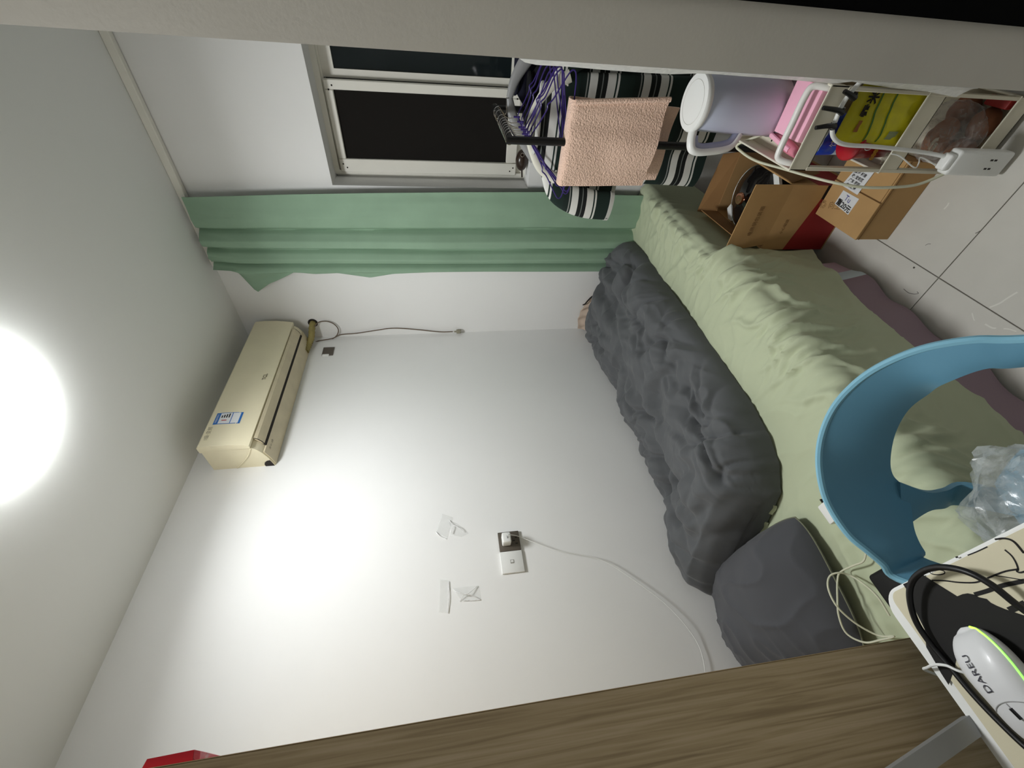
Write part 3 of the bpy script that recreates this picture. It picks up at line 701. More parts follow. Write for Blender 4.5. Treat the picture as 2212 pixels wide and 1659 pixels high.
z = lambda q: PX(q, -.79).z
MB().prism([V((-.80, WY1+.001, z((318, 1650)))), V((-.80, WY1+.012, z((325, 1645)))), V((-.80, WY1+.0135, z((425, 1625)))), V((-.80, WY1+.001, z((425, 1640))))], (.02, 0, 0)).build('card', m_red, rp)
MB().prism([V((-.80, WY1+.001, z((426, 1640)))), V((-.80, WY1+.0135, z((426, 1625)))), V((-.80, WY1+.0015, z((486, 1632))))], (.02, 0, 0)).build('folded_corner', m_red2, rp)

# ================================================================= CHAIR
U = [((2212, 733), .70), ((2098, 735), .715), ((1989, 755), .73), ((1902, 791), .74), ((1845, 831), .745), ((1801, 881), .75), ((1776, 939), .75), ((1769, 997), .75), ((1778, 1058), .745), ((1798, 1105), .735), ((1834, 1156), .72), ((1873, 1189), .70), ((1906, 1217), .68), ((1939, 1250), .66)]
Lw = [(2212, 787), (2127, 793), (2047, 823), (2007, 845), (1960, 881), (1931, 932), (1920, 986), (1924, 1022), (1946, 1050), (1962, 1090), (1969, 1138), (1980, 1170), (1993, 1192), (2007, 1214)]
def nearest(px, ref, z0, z1, shift=V((0, 0, 0))):
    best = None
    for k in range(200):
        zz = z0+(z1-z0)*k/199; p = PZ(px, zz); d = (V((p.x, p.y, 0))-V((ref.x, ref.y, 0))-shift).length
        if best is None or d < best[0]: best = (d, p)
    return best[1]
cen = V((-.45, .15, 0))
up = [PZ(p, zz) for p, zz in U]; lo = []
for p, q in zip(Lw, up):
    inw = (cen-V((q.x, q.y, 0))).normalized()*.012
    lo.append(nearest(p, q, .40, q.z-.02, inw))
# smooth the heights of the lower edge and carry the band on around the unseen right arm
up = [V((-.19, .14, .66)), V((-.215, .24, .685))]+up+[V((-.672, .10, .63)), V((-.675, .02, .59))]
lo = [V((-.20, .14, .60)), V((-.225, .235, .63))]+lo+[V((-.660, .10, .53)), V((-.658, .02, .50))]
U3, L3 = catmull(up, 6), catmull(lo, 6)
nb = 9; P = np.zeros((len(U3), nb, 3))
for i, (a, b_) in enumerate(zip(U3, L3)):
    out_ = (V((a.x, a.y, 0))-cen).normalized()
    for j in range(nb):
        t = j/(nb-1); q = a.lerp(b_, t)+out_*(-.006*math.sin(math.pi*t)); P[i, j] = q
ch = thing('chair', (-.43, .15, 0), 'light blue moulded plastic armchair pushed under the desk', 'chair')
bk = MB().sheet(P, .009).build('backrest', m_blue, ch, angle=50)
m_blue_lit = mat('blue_plastic_lit_edge', (132, 186, 208), .35)  # lighter blue paints in the light caught along the top edge
MB().tube(U3, .0062, 8, 0).build('rim', m_blue_lit, ch)
# strut from the band to the seat
sa = [(1940, 1040), (2000, 1061), (2040, 1057), (2087, 1044)]; sb = [(1945, 1140), (2000, 1103), (2035, 1096), (2072, 1089)]
ref = up[11]; za = [.60, .545, .505, .455]
A = [PZ(p, zz) for p, zz in zip(sa, za)]; B = [PZ(p, zz-.012) for p, zz in zip(sb, za)]
A.append(V((-.60, .235, .43))); B.append(V((-.625, .205, .43)))
A, B = catmull(A, 5), catmull(B, 5); P = np.zeros((len(A), 6, 3))
for i, (a, b_) in enumerate(zip(A, B)):
    for j in range(6): P[i, j] = a.lerp(b_, j/5)
MB().sheet(P, .009).build('strut', m_blue, ch, angle=50)
P2 = P.copy(); P2[:, :, 0] = -.86-P2[:, :, 0]; MB().sheet(P2, .009).build('strut', m_blue, ch, angle=50)
nu, nv = 24, 24; P = np.zeros((nu, nv, 3))
for i in range(nu):
    for j in range(nv):
        u, v = -1+2*i/(nu-1), -1+2*j/(nv-1)
        a, b_ = u*math.sqrt(1-.32*v*v), v*math.sqrt(1-.32*u*u)
        P[i, j] = (-.43+.225*a, .10+.215*b_, .435+.018*(u*u*.6+max(0, v)**2*.6)-.02*max(0, -v)**2)
MB().sheet(P, .010).build('seat', m_blue, ch, angle=60)
for x, y in ((-.60, .27), (-.26, .27), (-.60, -.07), (-.26, -.07)):
    MB().tube([V((-.43+(x+.43)*.6, .1+(y-.1)*.6, .43)), V((x, y, 0))], lambda t: .014-.004*t, 10, 0).build('leg', mat('pale_wood_leg', (176, 142, 100), .5), ch)
# crumpled clear plastic bag on the seat
m_bag = film_mat('clear_plastic_bag', (206, 212, 210), .36, .2, .25)
bc = V((-.50, .175, .545))
pb = thing('plastic_bag', (bc.x, bc.y, .445), 'crumpled clear plastic bag lying on the blue chair seat', 'plastic bag')
def crump(q): return 1+.24*N3(q.x*1.8+5, q.y*1.8, q.z*1.8)+.16*ridge(q.x*2.1, q.y*2.1, q.z*2.1+4)**3+.05*ridge(q.x*5, q.y*5, q.z*5)**2
MB().ell(bc, .115, .105, .092, 56, 36, None, crump).build('bag', m_bag, pb, angle=25)

# ================================================================= DESK
ZD = .75
DX0, DX1, DY0, DY1 = -.708, .42, -.55, .147
desk = thing('desk', ((DX0+DX1)/2, (DY0+DY1)/2, 0), 'white desk with rounded corner in front of blue chair', 'desk')
def rrect(x0, x1, y0, y1, r, z, k=8):
    pts = []
    for cx, cy, a0 in ((x1-r, y1-r, 0), (x0+r, y1-r, 90), (x0+r, y0+r, 180), (x1-r, y0+r, 270)):
        for i in range(k+1):
            a = math.radians(a0+90*i/k); pts.append((cx+r*math.cos(a), cy+r*math.sin(a), z))
    return pts
def slab(pts, h, r=.002):
    bm = bmesh.new(); vs = [bm.verts.new(p) for p in pts]; f = bm.faces.new(vs)
    ex = bmesh.ops.extrude_face_region(bm, geom=[f]); bmesh.ops.translate(bm, verts=[v for v in ex['geom'] if isinstance(v, bmesh.types.BMVert)], vec=(0, 0, h))
    if r:
        ed = [e for e in bm.edges if e.is_manifold and abs(e.calc_face_angle(0)) > 1.2]
        bmesh.ops.bevel(bm, geom=ed, offset=r, segments=2, affect='EDGES')
    return MB().bm(bm)
slab(rrect(DX0, DX1, DY0, DY1, .034, ZD-.022), .022, .0025).build('table_top', m_white, desk)
for x, y in ((DX0+.05, DY1-.04), (DX1-.05, DY1-.04), (DX0+.05, DY0+.04), (DX1-.05, DY0+.04)):
    MB().box(x-.016, x+.016, y-.016, y+.016, 0, ZD-.022, .002, 1).build('leg', m_white, desk)
m_matb = mat('desk_mat_cloth', (212, 205, 178), .85, bump=(900, .2, .0004))
mx0, my1 = PZ((1993, 1387), ZD+.003).x, PZ((2092, 1199), ZD+.003).y
matm = thing('desk_mat', ((mx0-.12)/2, (DY0+my1)/2, ZD), 'beige desk mat printed with black brush drawing', 'desk mat')
slab(rrect(mx0, .15, -.32, my1, .016, ZD), .003, .0008).build('mat', m_matb, matm)
ZM = ZD+.003
def z8(x, y): return (1800+x/5.369, 1180+y/5.369)
m_inkm = mat('printed_black', (28, 27, 26), .85)
blk = [(810, 440), (900, 400), (1040, 330), (1240, 455), (1440, 580), (1500, 555), (1560, 545), (1640, 560), (1690, 590), (1780, 610), (1830, 655), (1900, 690), (2000, 730), (2120, 770), (2300, 830), (2700, 1100), (2700, 2300), (2212, 1960), (1960, 1760), (1760, 1600), (1650, 1500), (1530, 1400), (1430, 1310), (1400, 1440), (1340, 1610), (1250, 1470), (1180, 1340), (1080, 1170), (1060, 960), (960, 760), (850, 500)]
poly_print('ink_area', [PZ(z8(*q), ZM) for q in blk], (0, 0, 1), m_inkm, matm)
for pts, wdt in (([(1145, 395), (1300, 400), (1450, 418), (1620, 422), (1720, 400), (1850, 345), (2000, 290), (2150, 265)], .002), ([(1990, 40), (2070, 110), (2120, 190), (2145, 265), (2130, 290), (2170, 305), (2230, 290)], .002),
                 ([(1640, 560), (1780, 520), (1950, 460), (2080, 430), (2230, 400)], .005), ([(1880, 340), (2020, 360), (2220, 395)], .0012), ([(1560, 105), (1660, 65), (1790, 5)], .0014), ([(1420, 130), (1450, 122)], .002),
                 ([(1120, 285), (1190, 270), (1280, 285), (1290, 315), (1230, 330), (1150, 322), (1115, 295)], .0014), ([(1110, 280), (1230, 265), (1340, 268)], .003), ([(2040, 745), (2120, 710), (2230, 660)], .007)):
    strip_print('ink_line', catmull([PZ(z8(*q), ZM) for q in pts], 4), wdt, (0, 0, 1), m_inkm, matm)
# curled-up lower edge of the mat: a second dark outline
MB().tube([PZ(q, ZM+.0005) for q in ((2212, 1195), (2190, 1170), (2170, 1163), (2150, 1165))], .0012, 6).build('stitched_edge', m_ink, matm)

# mouse
tipp, axq = PZ((2078, 1366), ZM+.012), PZ((2225, 1545), ZM+.012)
ax = (axq-tipp).normalized(); ax.z = 0; ax.normalize(); sd = V((0, 0, 1)).cross(ax)     # sd: left of travel from palm to buttons
side = 1 if (sd.dot(V((1, 1, 0))) > 0) else -1
mc = tipp+ax*.064+sd*side*.008; mc.z = ZM
ML = .068
m_mouse = mat('mouse_white', (222, 223, 224), .38, coat=.1)
mo = thing('computer_mouse', (mc.x, mc.y, ZM), 'white computer mouse with a glowing green-yellow side strip', 'mouse')
nu, nv = 44, 30; vs = []; fs = []
def mshape(s): # s -1 palm end, 1 button end : half width, height
    w_ = .0375*(1-abs(s)**3.0)**.5*(1-.10*math.exp(-((s-.15)/.35)**2)) if abs(s) < 1 else 0
    h_ = .040*(1-abs(s)**2.6)**.5*(1-.22*max(0, s)) if abs(s) < 1 else 0
    return w_, h_
for i in range(nu+1):
    s = -math.cos(math.pi*i/nu); w_, h_ = mshape(max(-.9995, min(.9995, s)))
    for j in range(nv):
        a = 2*math.pi*j/nv; c_, s_ = math.cos(a), math.sin(a)
        yy = math.copysign(abs(c_)**.75, c_)*w_; zz = (.016+(h_-.016)*s_**.9 if s_ > 0 else .016+.014*(s_)) if h_ > .017 else .012+.004*s_
        q = mc+ax*(ML*s)+sd*yy; vs.append((q.x, q.y, ZM+.0015+zz))
fs = [(i*nv+j, i*nv+(j+1) % nv, (i+1)*nv+(j+1) % nv, (i+1)*nv+j) for i in range(nu) for j in range(nv)]
mb = MB(); mb.add(vs, fs); mb.build('shell', m_mouse, mo, angle=70)
# glow strip along the side away from the camera
m_glow = ramp_mat('glow_strip', 'X', [(-.05, (240, 240, 60)), (.0, (190, 255, 70)), (.05, (70, 240, 90))], .4, interp='LINEAR')
b = m_glow.node_tree.nodes['Principled BSDF']; rr_ = [n for n in m_glow.node_tree.nodes if n.type == 'VALTORGB'][0]
m_glow.node_tree.links.new(rr_.outputs[0], b.inputs['Emission Color']); b.inputs['Emission Strength'].default_value = 1.3
gp = []
for i in range(26):
    s = -.97+1.7*i/25; w_, h_ = mshape(s); q = mc+ax*(ML*s)+sd*(side*w_*.93); gp.append(V((q.x, q.y, ZM+.0165+.45*(h_-.016)*(1 if s > -.9 else .6))))
MB().tube(gp, .0014, 6, 3).build('light_strip', m_glow, mo)
def msurf(s, y):
    w_, h_ = mshape(s); c_ = min(1, abs(y)/max(w_, 1e-5)); ca = c_**(1/.75); s_ = math.sqrt(max(0, 1-ca*ca)); qq = mc+ax*(ML*s)+sd*y
    return V((qq.x, qq.y, ZM+.0018+.016+(h_-.016)*s_**.9))
lg = text('logo', 'DAREU', .0125, V((0, 0, 0)), (1, 0, 0), (0, 1, 0), mat('logo_dark', (60, 60, 70), .4), mo)
for v in lg.data.vertices:
    cx_, cy_ = v.co.x+mc.x, v.co.y+mc.y          # flat text around the origin, wrapped on the shell
    v.co = msurf(-.28-cx_/ML*1.05, side*(-.006)-cy_)-Vector(mo.location)+V((0, 0, .0008))
MB().tube([msurf(.28-.10*(1-(y/.026)**2), y) for y in np.linspace(-.026, .026, 13)], .0006, 5, 3).build('seam', mat('seam_grey', (168, 168, 168), .6), mo)
MB().tube([msurf(s, 0) for s in np.linspace(.20, .98, 14)], .0006, 5, 3).build('seam', MATS['seam_grey'], mo)
mb = MB(); a0, b0 = msurf(.27, 0), msurf(.43, 0); mb.tube([a0, b0], .0032, 8, 0, flat=.6); mb.build('button', m_blackgloss, mo)

# cables on the desk
thick = [PZ(q, zz) for q, zz in (((2420, 1440), ZM+.006), ((2330, 1395), ZM+.008), ((2212, 1318), ZM+.016), ((2140, 1262), ZM+.024), ((2085, 1234), ZM+.028), ((2030, 1225), ZM+.028), ((1990, 1236), ZM+.026), ((1968, 1262), ZM+.022), ((1966, 1300), ZM+.018), ((1980, 1345), ZM+.012), ((2010, 1390), ZM+.008), ((2050, 1437), ZM+.006), ((2100, 1497), ZM+.006), ((2160, 1560), ZM+.006), ((2230, 1625), ZM+.006), ((2330, 1700), ZM+.006))]
tk = MB().tube(thick, .0042, 12, 8).build('thick_cable', mat('black_rubber', (16, 16, 18), .42)); tag(tk, 'thick black cable looping over the desk mat', 'cable')
wc = [PZ(q, zz) for q, zz in (((2135, 1462), ZM+.005), ((2105, 1458), ZM+.006), ((2070, 1449), ZM+.013), ((2045, 1438), ZM+.014), ((2020, 1436), ZM+.012), ((2003, 1442), ZM+.006))]
wc += [V((-.722, wc[-1].y-.002, ZD-.004)), V((-.728, wc[-1].y-.022, ZD-.05)), V((-.735, -.03, ZD-.16)), V((-.738, -.10, ZD-.30))]
wcb = MB().tube(wc, .0019, 8, 8).build('mouse_cable', m_white); tag(wcb, 'white cord from the mouse hanging over desk edge', 'cable')
# leaning grey stand
xb = PZ((2108, 1567), ZM+.002).x-.004
q0, q1, q2, q3 = PX((2095, 1544), xb), PX((2121, 1590), xb), PX((2022, 1659), xb), PX((1925, 1659), xb)
d1 = (q3-q0).normalized(); Lb = .30
e0, e1 = q0+d1*Lb, q1+d1*Lb
st = thing('metal_stand', (q0.x-.01, (q0.y+q1.y)/2, ZM), 'leaning grey metal stand bar at the desk edge', 'stand')
lowz = ZM+.0005
for v in (q0, q1): v += d1*((lowz-v.z)/d1.z) if v.z > lowz+.03 else V((0, 0, 0))
tkk = .014
mb = MB(); mb.hexa([q0, q1, q1+V((-tkk, 0, 0)), q0+V((-tkk, 0, 0)), e0, e1, e1+V((-tkk, 0, 0)), e0+V((-tkk, 0, 0))]); mb.build('bar', m_silver, st, False)
mb = MB(); g0 = e0.lerp(e1, .5); mb.tube([g0+V((-.007, 0, 0)), V((g0.x-.007, g0.y-.16, ZM+.006))], .006, 8, 0); mb.build('rear_leg', m_silver, st)

# ================================================================= CARTONS
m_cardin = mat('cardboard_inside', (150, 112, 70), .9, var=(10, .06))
def wall_panel(pts, n, th=.004):
    mb = MB(); mb.prism([V(p) for p in pts], V(n)*th); return mb
BX0, BX1, BY0, BY1, BH = -.689, -.455, 1.312, 1.66, .262
bx = thing('open_carton', ((BX0+BX1)/2, (BY0+BY1)/2, 0), 'open cardboard carton with raised flaps and a red printed side', 'carton')
MB().box(BX0, BX1, BY0, BY1, 0, .004).build('bottom', m_card, bx)
front = MB().box(BX0, BX1, BY0, BY0+.004, .004, BH).build('front_wall', m_card, bx)
MB().box(BX0, BX1, BY1-.004, BY1, .004, BH).build('rear_wall', m_card, bx)
MB().box(BX0, BX0+.004, BY0+.004, BY1-.004, .004, BH).build('side_wall', m_card, bx)
MB().box(BX1-.004, BX1, BY0+.004, BY1-.004, .004, BH).build('side_wall', m_card, bx)
f0, f1 = PY((1569, 533), BY0-.012), PY((1634, 399), BY0-.012)
wall_panel([(BX0+.02, BY0, BH), (BX1, BY0, BH), (f1.x, BY0-.012, f1.z), (f0.x-.02, BY0-.012, f0.z)], (0, 1, 0), .003).build('front_flap', m_card, bx, False)
r0, r1 = PY((1501, 468), BY1+.03), PY((1563, 333), BY1+.03)
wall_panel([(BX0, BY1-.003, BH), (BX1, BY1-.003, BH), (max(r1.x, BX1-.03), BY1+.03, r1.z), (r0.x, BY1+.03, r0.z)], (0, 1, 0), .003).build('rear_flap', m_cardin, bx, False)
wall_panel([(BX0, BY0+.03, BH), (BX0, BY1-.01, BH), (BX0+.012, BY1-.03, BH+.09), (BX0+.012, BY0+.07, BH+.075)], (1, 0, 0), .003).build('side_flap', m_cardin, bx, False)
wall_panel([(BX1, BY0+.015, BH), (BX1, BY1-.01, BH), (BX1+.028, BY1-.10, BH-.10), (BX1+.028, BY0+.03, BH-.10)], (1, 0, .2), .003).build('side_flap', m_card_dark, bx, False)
m_redp = mat('carton_red_print', (150, 32, 30), .7); m_blkp = mat('carton_black_print', (40, 30, 28), .7)
poly_print('red_print', [(BX0, BY0, .006), (-.52, BY0, .006), (-.50, BY0, .13), (BX0, BY0, .17)], (0, -1, 0), m_redp, front)
poly_print('black_print', [(-.52, BY0, .006), (BX1, BY0, .006), (BX1, BY0, .13), (-.50, BY0, .13)], (0, -1, 0), m_blkp, front, .0004)
poly_print('red_print', [(BX1, BY0, .02), (BX1, BY1, .02), (BX1, BY1, .17), (BX1, BY0, .17)], (1, 0, 0), m_redp, bx)
text('flap_print', '电热锅包装箱', .018, V((-.578, BY0-.0075, .345)), (1, 0, -.02), (0, 0, 1), m_card_dark, bx)
text('flap_print', '小心轻放', .014, V((-.60, BY0-.0004, .215)), (1, 0, 0), (0, 0, 1), m_card_dark, bx)
# pot with glass lid
pc = V((-.572, 1.492, .0)); pr = .116
pot = thing('cooking_pot', (pc.x, pc.y, .006), 'black pot with dark glass lid and copper knob in carton', 'pot')
MB().lathe([(pr*.8, .02), (pr*.95, .035), (pr, .08), (pr, .245), (pr+.004, .25), (pr-.004, .25), (pr-.004, .235)], (pc.x, pc.y, 0), 40).build('body', m_blackgloss, pot)
MB().lathe([(pr+.001, .251), (pr*.9, .262), (pr*.6, .275), (pr*.25, .281), (.004, .282)], (pc.x, pc.y, 0), 48).build('lid', mat('dark_glass_lid', (26, 24, 23), .06, spec=.7), pot)
MB().tube([(pc.x+(pr+.001)*math.cos(a), pc.y+(pr+.001)*math.sin(a), .253) for a in np.linspace(0, 2*math.pi, 48, endpoint=False)], .0022, 6, 1, closed=True).build('lid_rim', m_chrome, pot)
m_copper = mat('copper', (214, 150, 120), .18, metal=1)
MB().lathe([(.008, .28), (.008, .293), (.020, .297), (.0225, .303), (.020, .309), (.012, .310), (.004, .309)], (pc.x, pc.y, 0), 24).build('knob', m_copper, pot)
hd = (PZ((1573, 465), .25)-PZ((1681, 392), .25)); hd.z = 0; hd.normalize(); hs = V((-hd.y, hd.x, 0))
for s in (-1, 1):
    c_ = V((pc.x, pc.y, .243))+hd*s*(pr+.010); mb = MB()
    mb.prism([c_+hd*s*(-.012)+hs*.035, c_+hd*s*(.012)+hs*.028, c_+hd*s*(.012)-hs*.028, c_+hd*s*(-.012)-hs*.035], (0, 0, .012)); mb.build('handle', m_white, pot, False)
# closed carton
CX0, CX1, CY0, CY1, CH = -.549, -.315, 1.108, 1.312-.004, .122
b2 = thing('closed_carton', ((CX0+CX1)/2, (CY0+CY1)/2, 0), 'small closed brown carton with white shipping labels on its lid', 'carton')
MB().box(CX0, CX1, CY0, CY1, 0, CH-.004, .0015, 1).build('body', m_card, b2)
xm = -.432
MB().box(CX0-.001, xm-.0015, CY0-.001, CY1, CH-.004, CH+.001, .001, 1).build('flap', m_card, b2)
MB().box(xm+.0015, CX1, CY0+.004, CY1, CH-.004, CH-.001, .001, 1).build('flap', m_card, b2)
poly_print('flap_seam_line', [(xm-.0015, CY0, CH-.0035), (xm+.0015, CY0, CH-.0035), (xm+.0015, CY1, CH-.0035), (xm-.0015, CY1, CH-.0035)], (0, 0, 1), m_card_dark, b2)  # dark line laid in the seam between the two flaps
MB().box(CX0, CX1, CY0-.0012, CY0-.0002, CH-.012, CH-.0095).build('flap_line', m_card_dark, b2)
ZT = CH+.0012
m_lbl = mat('paper_label', (226, 228, 230), .7)
l1 = [PZ(q, ZT) for q in ((1803, 440), (1822, 411), (1856, 430), (1832, 464))]; l2 = [PZ(q, ZT) for q in ((1818, 400), (1845, 369), (1891, 369), (1852, 421))]
for l in (l1, l2): MB().prism(l, (0, 0, .0005)).build('shipping_label', m_lbl, b2, False)
def lt_(l, u, v): return l[0].lerp(l[3], u).lerp(l[1].lerp(l[2], u), v)+V((0, 0, .0006))
xd = (l1[3]-l1[0]); yd = (l1[1]-l1[0])
text('label_print', '重20元', .022, lt_(l1, .5, .22), xd, yd, m_ink, b2, bold=.0006)
text('handwriting', 'Tu', .024, lt_(l1, .5, .68), xd, yd, mat('blue_pen', (70, 70, 150), .7), b2)
xd2 = (l2[3]-l2[0]); yd2 = (l2[1]-l2[0])
for k in range(4): text('label_print', ['中通快递', '广东 深圳', '收: 宝安区', '备注 标准'][k], .011, lt_(l2, .45, .16+.23*k), xd2, yd2, m_ink, b2, bold=.0003)
for k in range(9):
    if k % 3 != 1: poly_print('barcode_bar', [lt_(l2, .05+.02*k, .86), lt_(l2, .06+.02*k, .86), lt_(l2, .06+.02*k, .97), lt_(l2, .05+.02*k, .97)], (0, 0, 1), m_ink, b2, .0003)
text('box_print', '♻ 向上', .026, V((-.505, 1.27, ZT)), (.3, -1, 0), (1, .3, 0), mat('faded_print', (140, 106, 66), .9), b2)

# ================================================================= TROLLEY
TX0, TX1, TY0, TY1 = -.312, -.137, 1.0, 1.262
TZ = (.581, .320, .062)
tr = thing('storage_trolley', ((TX0+TX1)/2, (TY0+TY1)/2, 0), 'narrow cream metal three-tier storage trolley beside the partition', 'trolley')
for k, zt in enumerate(TZ):
    mb = MB(); h = .05 if k < 2 else .046; t_ = .002
    mb.box(TX0, TX1, TY0, TY0+t_, zt-h, zt); mb.box(TX0, TX1, TY1-t_, TY1, zt-h, zt)
    mb.box(TX0, TX0+t_, TY0, TY1, zt-h, zt); mb.box(TX1-t_, TX1, TY0, TY1, zt-h, zt)
    mb.box(TX0, TX1, TY0, TY1, zt-h, zt-h+t_)
    tray = mb.build('tray', m_cream, tr, False)
    MB().tube([(TX0, TY0, zt), (TX1, TY0, zt), (TX1, TY1, zt), (TX0, TY1, zt)], .0028, 6, 0, closed=True).build('tray_lip', mat('cream_lip', (240, 236, 218), .4), tr)
    if k == 0:
        for cx, cy in ((-.285, 1.03), (-.285, 1.10), (-.285, 1.17), (-.262, 1.215)):
            for dx, dy in ((-.006, 0), (.006, 0), (0, -.007), (0, .007)):
                MB().lathe([(.0028, zt-h+.0021), (.0028, zt-h+.0026)], (cx+dx, cy+dy, 0), 8).build('hole', m_dark, tray)
for x in (TX0+.004, TX1-.004):
    for y in (TY0+.008, TY1-.008):
        MB().box(x-.004, x+.004, y-.009, y+.009, .0, TZ[0]-.045, .001, 1).build('leg', m_cream, tr)
m_handle = mat('white_enamel', (232, 231, 226), .3)
hx0, hx1 = TX0+.016, TX1-.008
MB().tube([(hx0, TY0+.012, .545), (hx0-.004, TY0+.012, .575), (hx0, TY0+.030, .600), (hx0+.02, TY0+.034, .606), ((hx0+hx1)/2, TY0+.034, .606), (hx1-.02, TY0+.034, .606), (hx1, TY0+.03, .600), (hx1+.002, TY0+.012, .575), (hx1, TY0+.012, .545)], .0075, 12, 6).build('handle', m_handle, tr)
zt0 = TZ[0]-.048
# kettle
kc = V((-.216, 1.188, zt0)); 
m_ket = ramp_mat('kettle_lacquer', 'Z', [(0, (222, 196, 220)), (.09, (204, 198, 220)), (.25, (194, 202, 222))], .38, interp='LINEAR')
ke = thing('electric_kettle', kc, 'lavender electric kettle with a white lid and handle on trolley', 'kettle')
MB().lathe([(.066, 0), (.069, .004), (.069, .018), (.064, .022)], kc, 40).build('power_base', mat('kettle_base', (150, 140, 150), .4), ke)
MB().lathe([(.062, .020), (.0665, .026), (.068, .05), (.067, .11), (.064, .18), (.0615, .238), (.060, .242)], kc, 48).build('body', m_ket, ke)
MB().lathe([(.0625, .240), (.0655, .244), (.066, .252), (.063, .2565), (.05, .2575), (.004, .2578)], kc, 48).build('lid', m_white, ke)
MB().tube([(kc.x+.049*math.cos(a), kc.y+.049*math.sin(a), kc.z+.2576) for a in np.linspace(0, 2*math.pi, 40, endpoint=False)], .0006, 5, 1, closed=True).build('lid_groove', mat('groove_grey', (196, 194, 188), .5), ke)
hdir = V((-.93, -.37, 0)).normalized(); hup = V((0, 0, 1))
def kp(r, z): return kc+hdir*r+hup*z
hp = [kp(.060, .245), kp(.085, .246), kp(.104, .240), kp(.110, .222), kp(.108, .190), kp(.102, .150), kp(.092, .128), kp(.066, .112)]
P = catmull(hp, 6); mb = MB()
mb.tube(P, .0105, 12, 0, flat=1.2); mb.build('handle', m_white, ke)
mb = MB(); mb.tube(catmull([q-hdir*.010+V((0, 0, -.006 if q.z > kc.z+.2 else .002)) for q in hp[1:]], 6), .0098, 12, 0, flat=1.1); mb.build('handle_grip', mat('kettle_grip', (158, 162, 186), .45), ke)
# pink box and pink tool
m_pink = mat('pink_card', (250, 188, 210), .6); m_pinkd = mat('pink_plastic', (224, 140, 158), .4)
pkb = thing('pink_box', (-.195, 1.075, zt0), 'flat pink box lying under the trolley handle', 'box')
MB().box(-.255, TX1-.006, TY0+.02, 1.116, zt0+.002, zt0+.008, .001, 1).build('body', mat('pink_card_side', (206, 116, 136), .6), pkb)
MB().box(-.256, TX1-.005, TY0+.019, 1.117, zt0+.008, zt0+.048, .0025, 2).build('lid', m_pink, pkb)
pt = thing('pink_clip', (-.285, 1.08, zt0), 'long pink plastic clip lying in the top trolley tray', 'clip')
a_, b_ = V((-.288, 1.03, zt0+.014)), V((-.272, 1.15, zt0+.014))
MB().tube([a_, a_.lerp(b_, .3), a_.lerp(b_, .7), b_], lambda t: .011*(.75+.5*math.sin(math.pi*min(1, t*1.1))), 12, 4).build('barrel', m_pinkd, pt)
MB().tube([a_.lerp(b_, .25)+V((0, 0, .012)), a_.lerp(b_, .6)+V((0, 0, .014)), b_+V((0, 0, .012))], .004, 8, 4, flat=1.6).build('lever', m_pink, pt)
MB().tube([a_.lerp(b_, .52)+V((-.014, 0, .004)), a_.lerp(b_, .52)+V((0, 0, .015)), a_.lerp(b_, .52)+V((.013, 0, .004))], .0008, 5, 3).build('hinge_line', m_ink, pt)
# second tier
z1 = TZ[1]-.048
m_yel = mat('yellow_wrapper', (198, 190, 34), .35, bump=(26, .35, .01), var=(10, .08)); m_grnp = mat('green_print', (62, 110, 30), .5)
yb = thing('yellow_snack_bag', (-.19, 1.03, z1+.002), 'yellow snack bag with green stripes on the middle shelf', 'snack bag')
nu, nv = 36, 36; top = np.zeros((nu, nv, 3)); bot = np.zeros((nu, nv, 3))
for i in range(nu):
    for j in range(nv):
        u, v = -1+2*i/(nu-1), -1+2*j/(nv-1)
        b__ = (max(0, 1-u**4)*max(0, 1-v**4))**.6
        x = -.196+.062*u; zz = z1+.098+.092*v
        top[i, j] = (x, 1.022-.016*b__+.003*N3(u*3, v*3, 4)*b__+.012*(v+1), zz); bot[i, j] = (x, 1.022+.022*b__+.012*(v+1), zz)
k = nu*nv; fs = []
for i in range(nu-1):
    for j in range(nv-1):
        q = (i*nv+j, (i+1)*nv+j, (i+1)*nv+j+1, i*nv+j+1); fs += [q, tuple(x+k for x in reversed(q))]
mb = MB(); mb.add(np.vstack([top.reshape(-1, 3), bot.reshape(-1, 3)]).tolist(), fs); mb.build('bag', m_yel, yb, angle=60)
def ys(u, v):  # surface point
    b__ = (max(0, 1-u**4)*max(0, 1-v**4))**.6
    return V((-.196+.062*u, 1.022-.016*b__+.003*N3(u*3, v*3, 4)*b__+.012*(v+1)-.0008, z1+.098+.092*v))
for v0 in (.38, .02):
    pts = [ys(u, v0+.10*math.sin(u*2+.4)) for u in np.linspace(-.85, .9, 14)]
    strip_print('green_stripe', pts, .0045, (0, -1, 0), m_grnp, yb, .0006)
for ch_, u in (('米', .62), ('雪', .18)): text('lettering', ch_, .028, ys(u, .66)+V((0, -.0012, 0)), (1, 0, 0), (0, .12, 1), m_ink, yb, bold=.0008)
strip_print('brand_patch', [ys(u, .66) for u in (-.55, -.4, -.25, -.15)], .012, (0, -1, 0), mat('brown_patch', (150, 96, 30), .5), yb, .0005)
strip_print('grey_patch', [ys(u, -.35) for u in (-.72, -.6, -.5, -.42)], .026, (0, -1, 0), mat('sage_patch', (140, 150, 110), .5), yb, .0005)
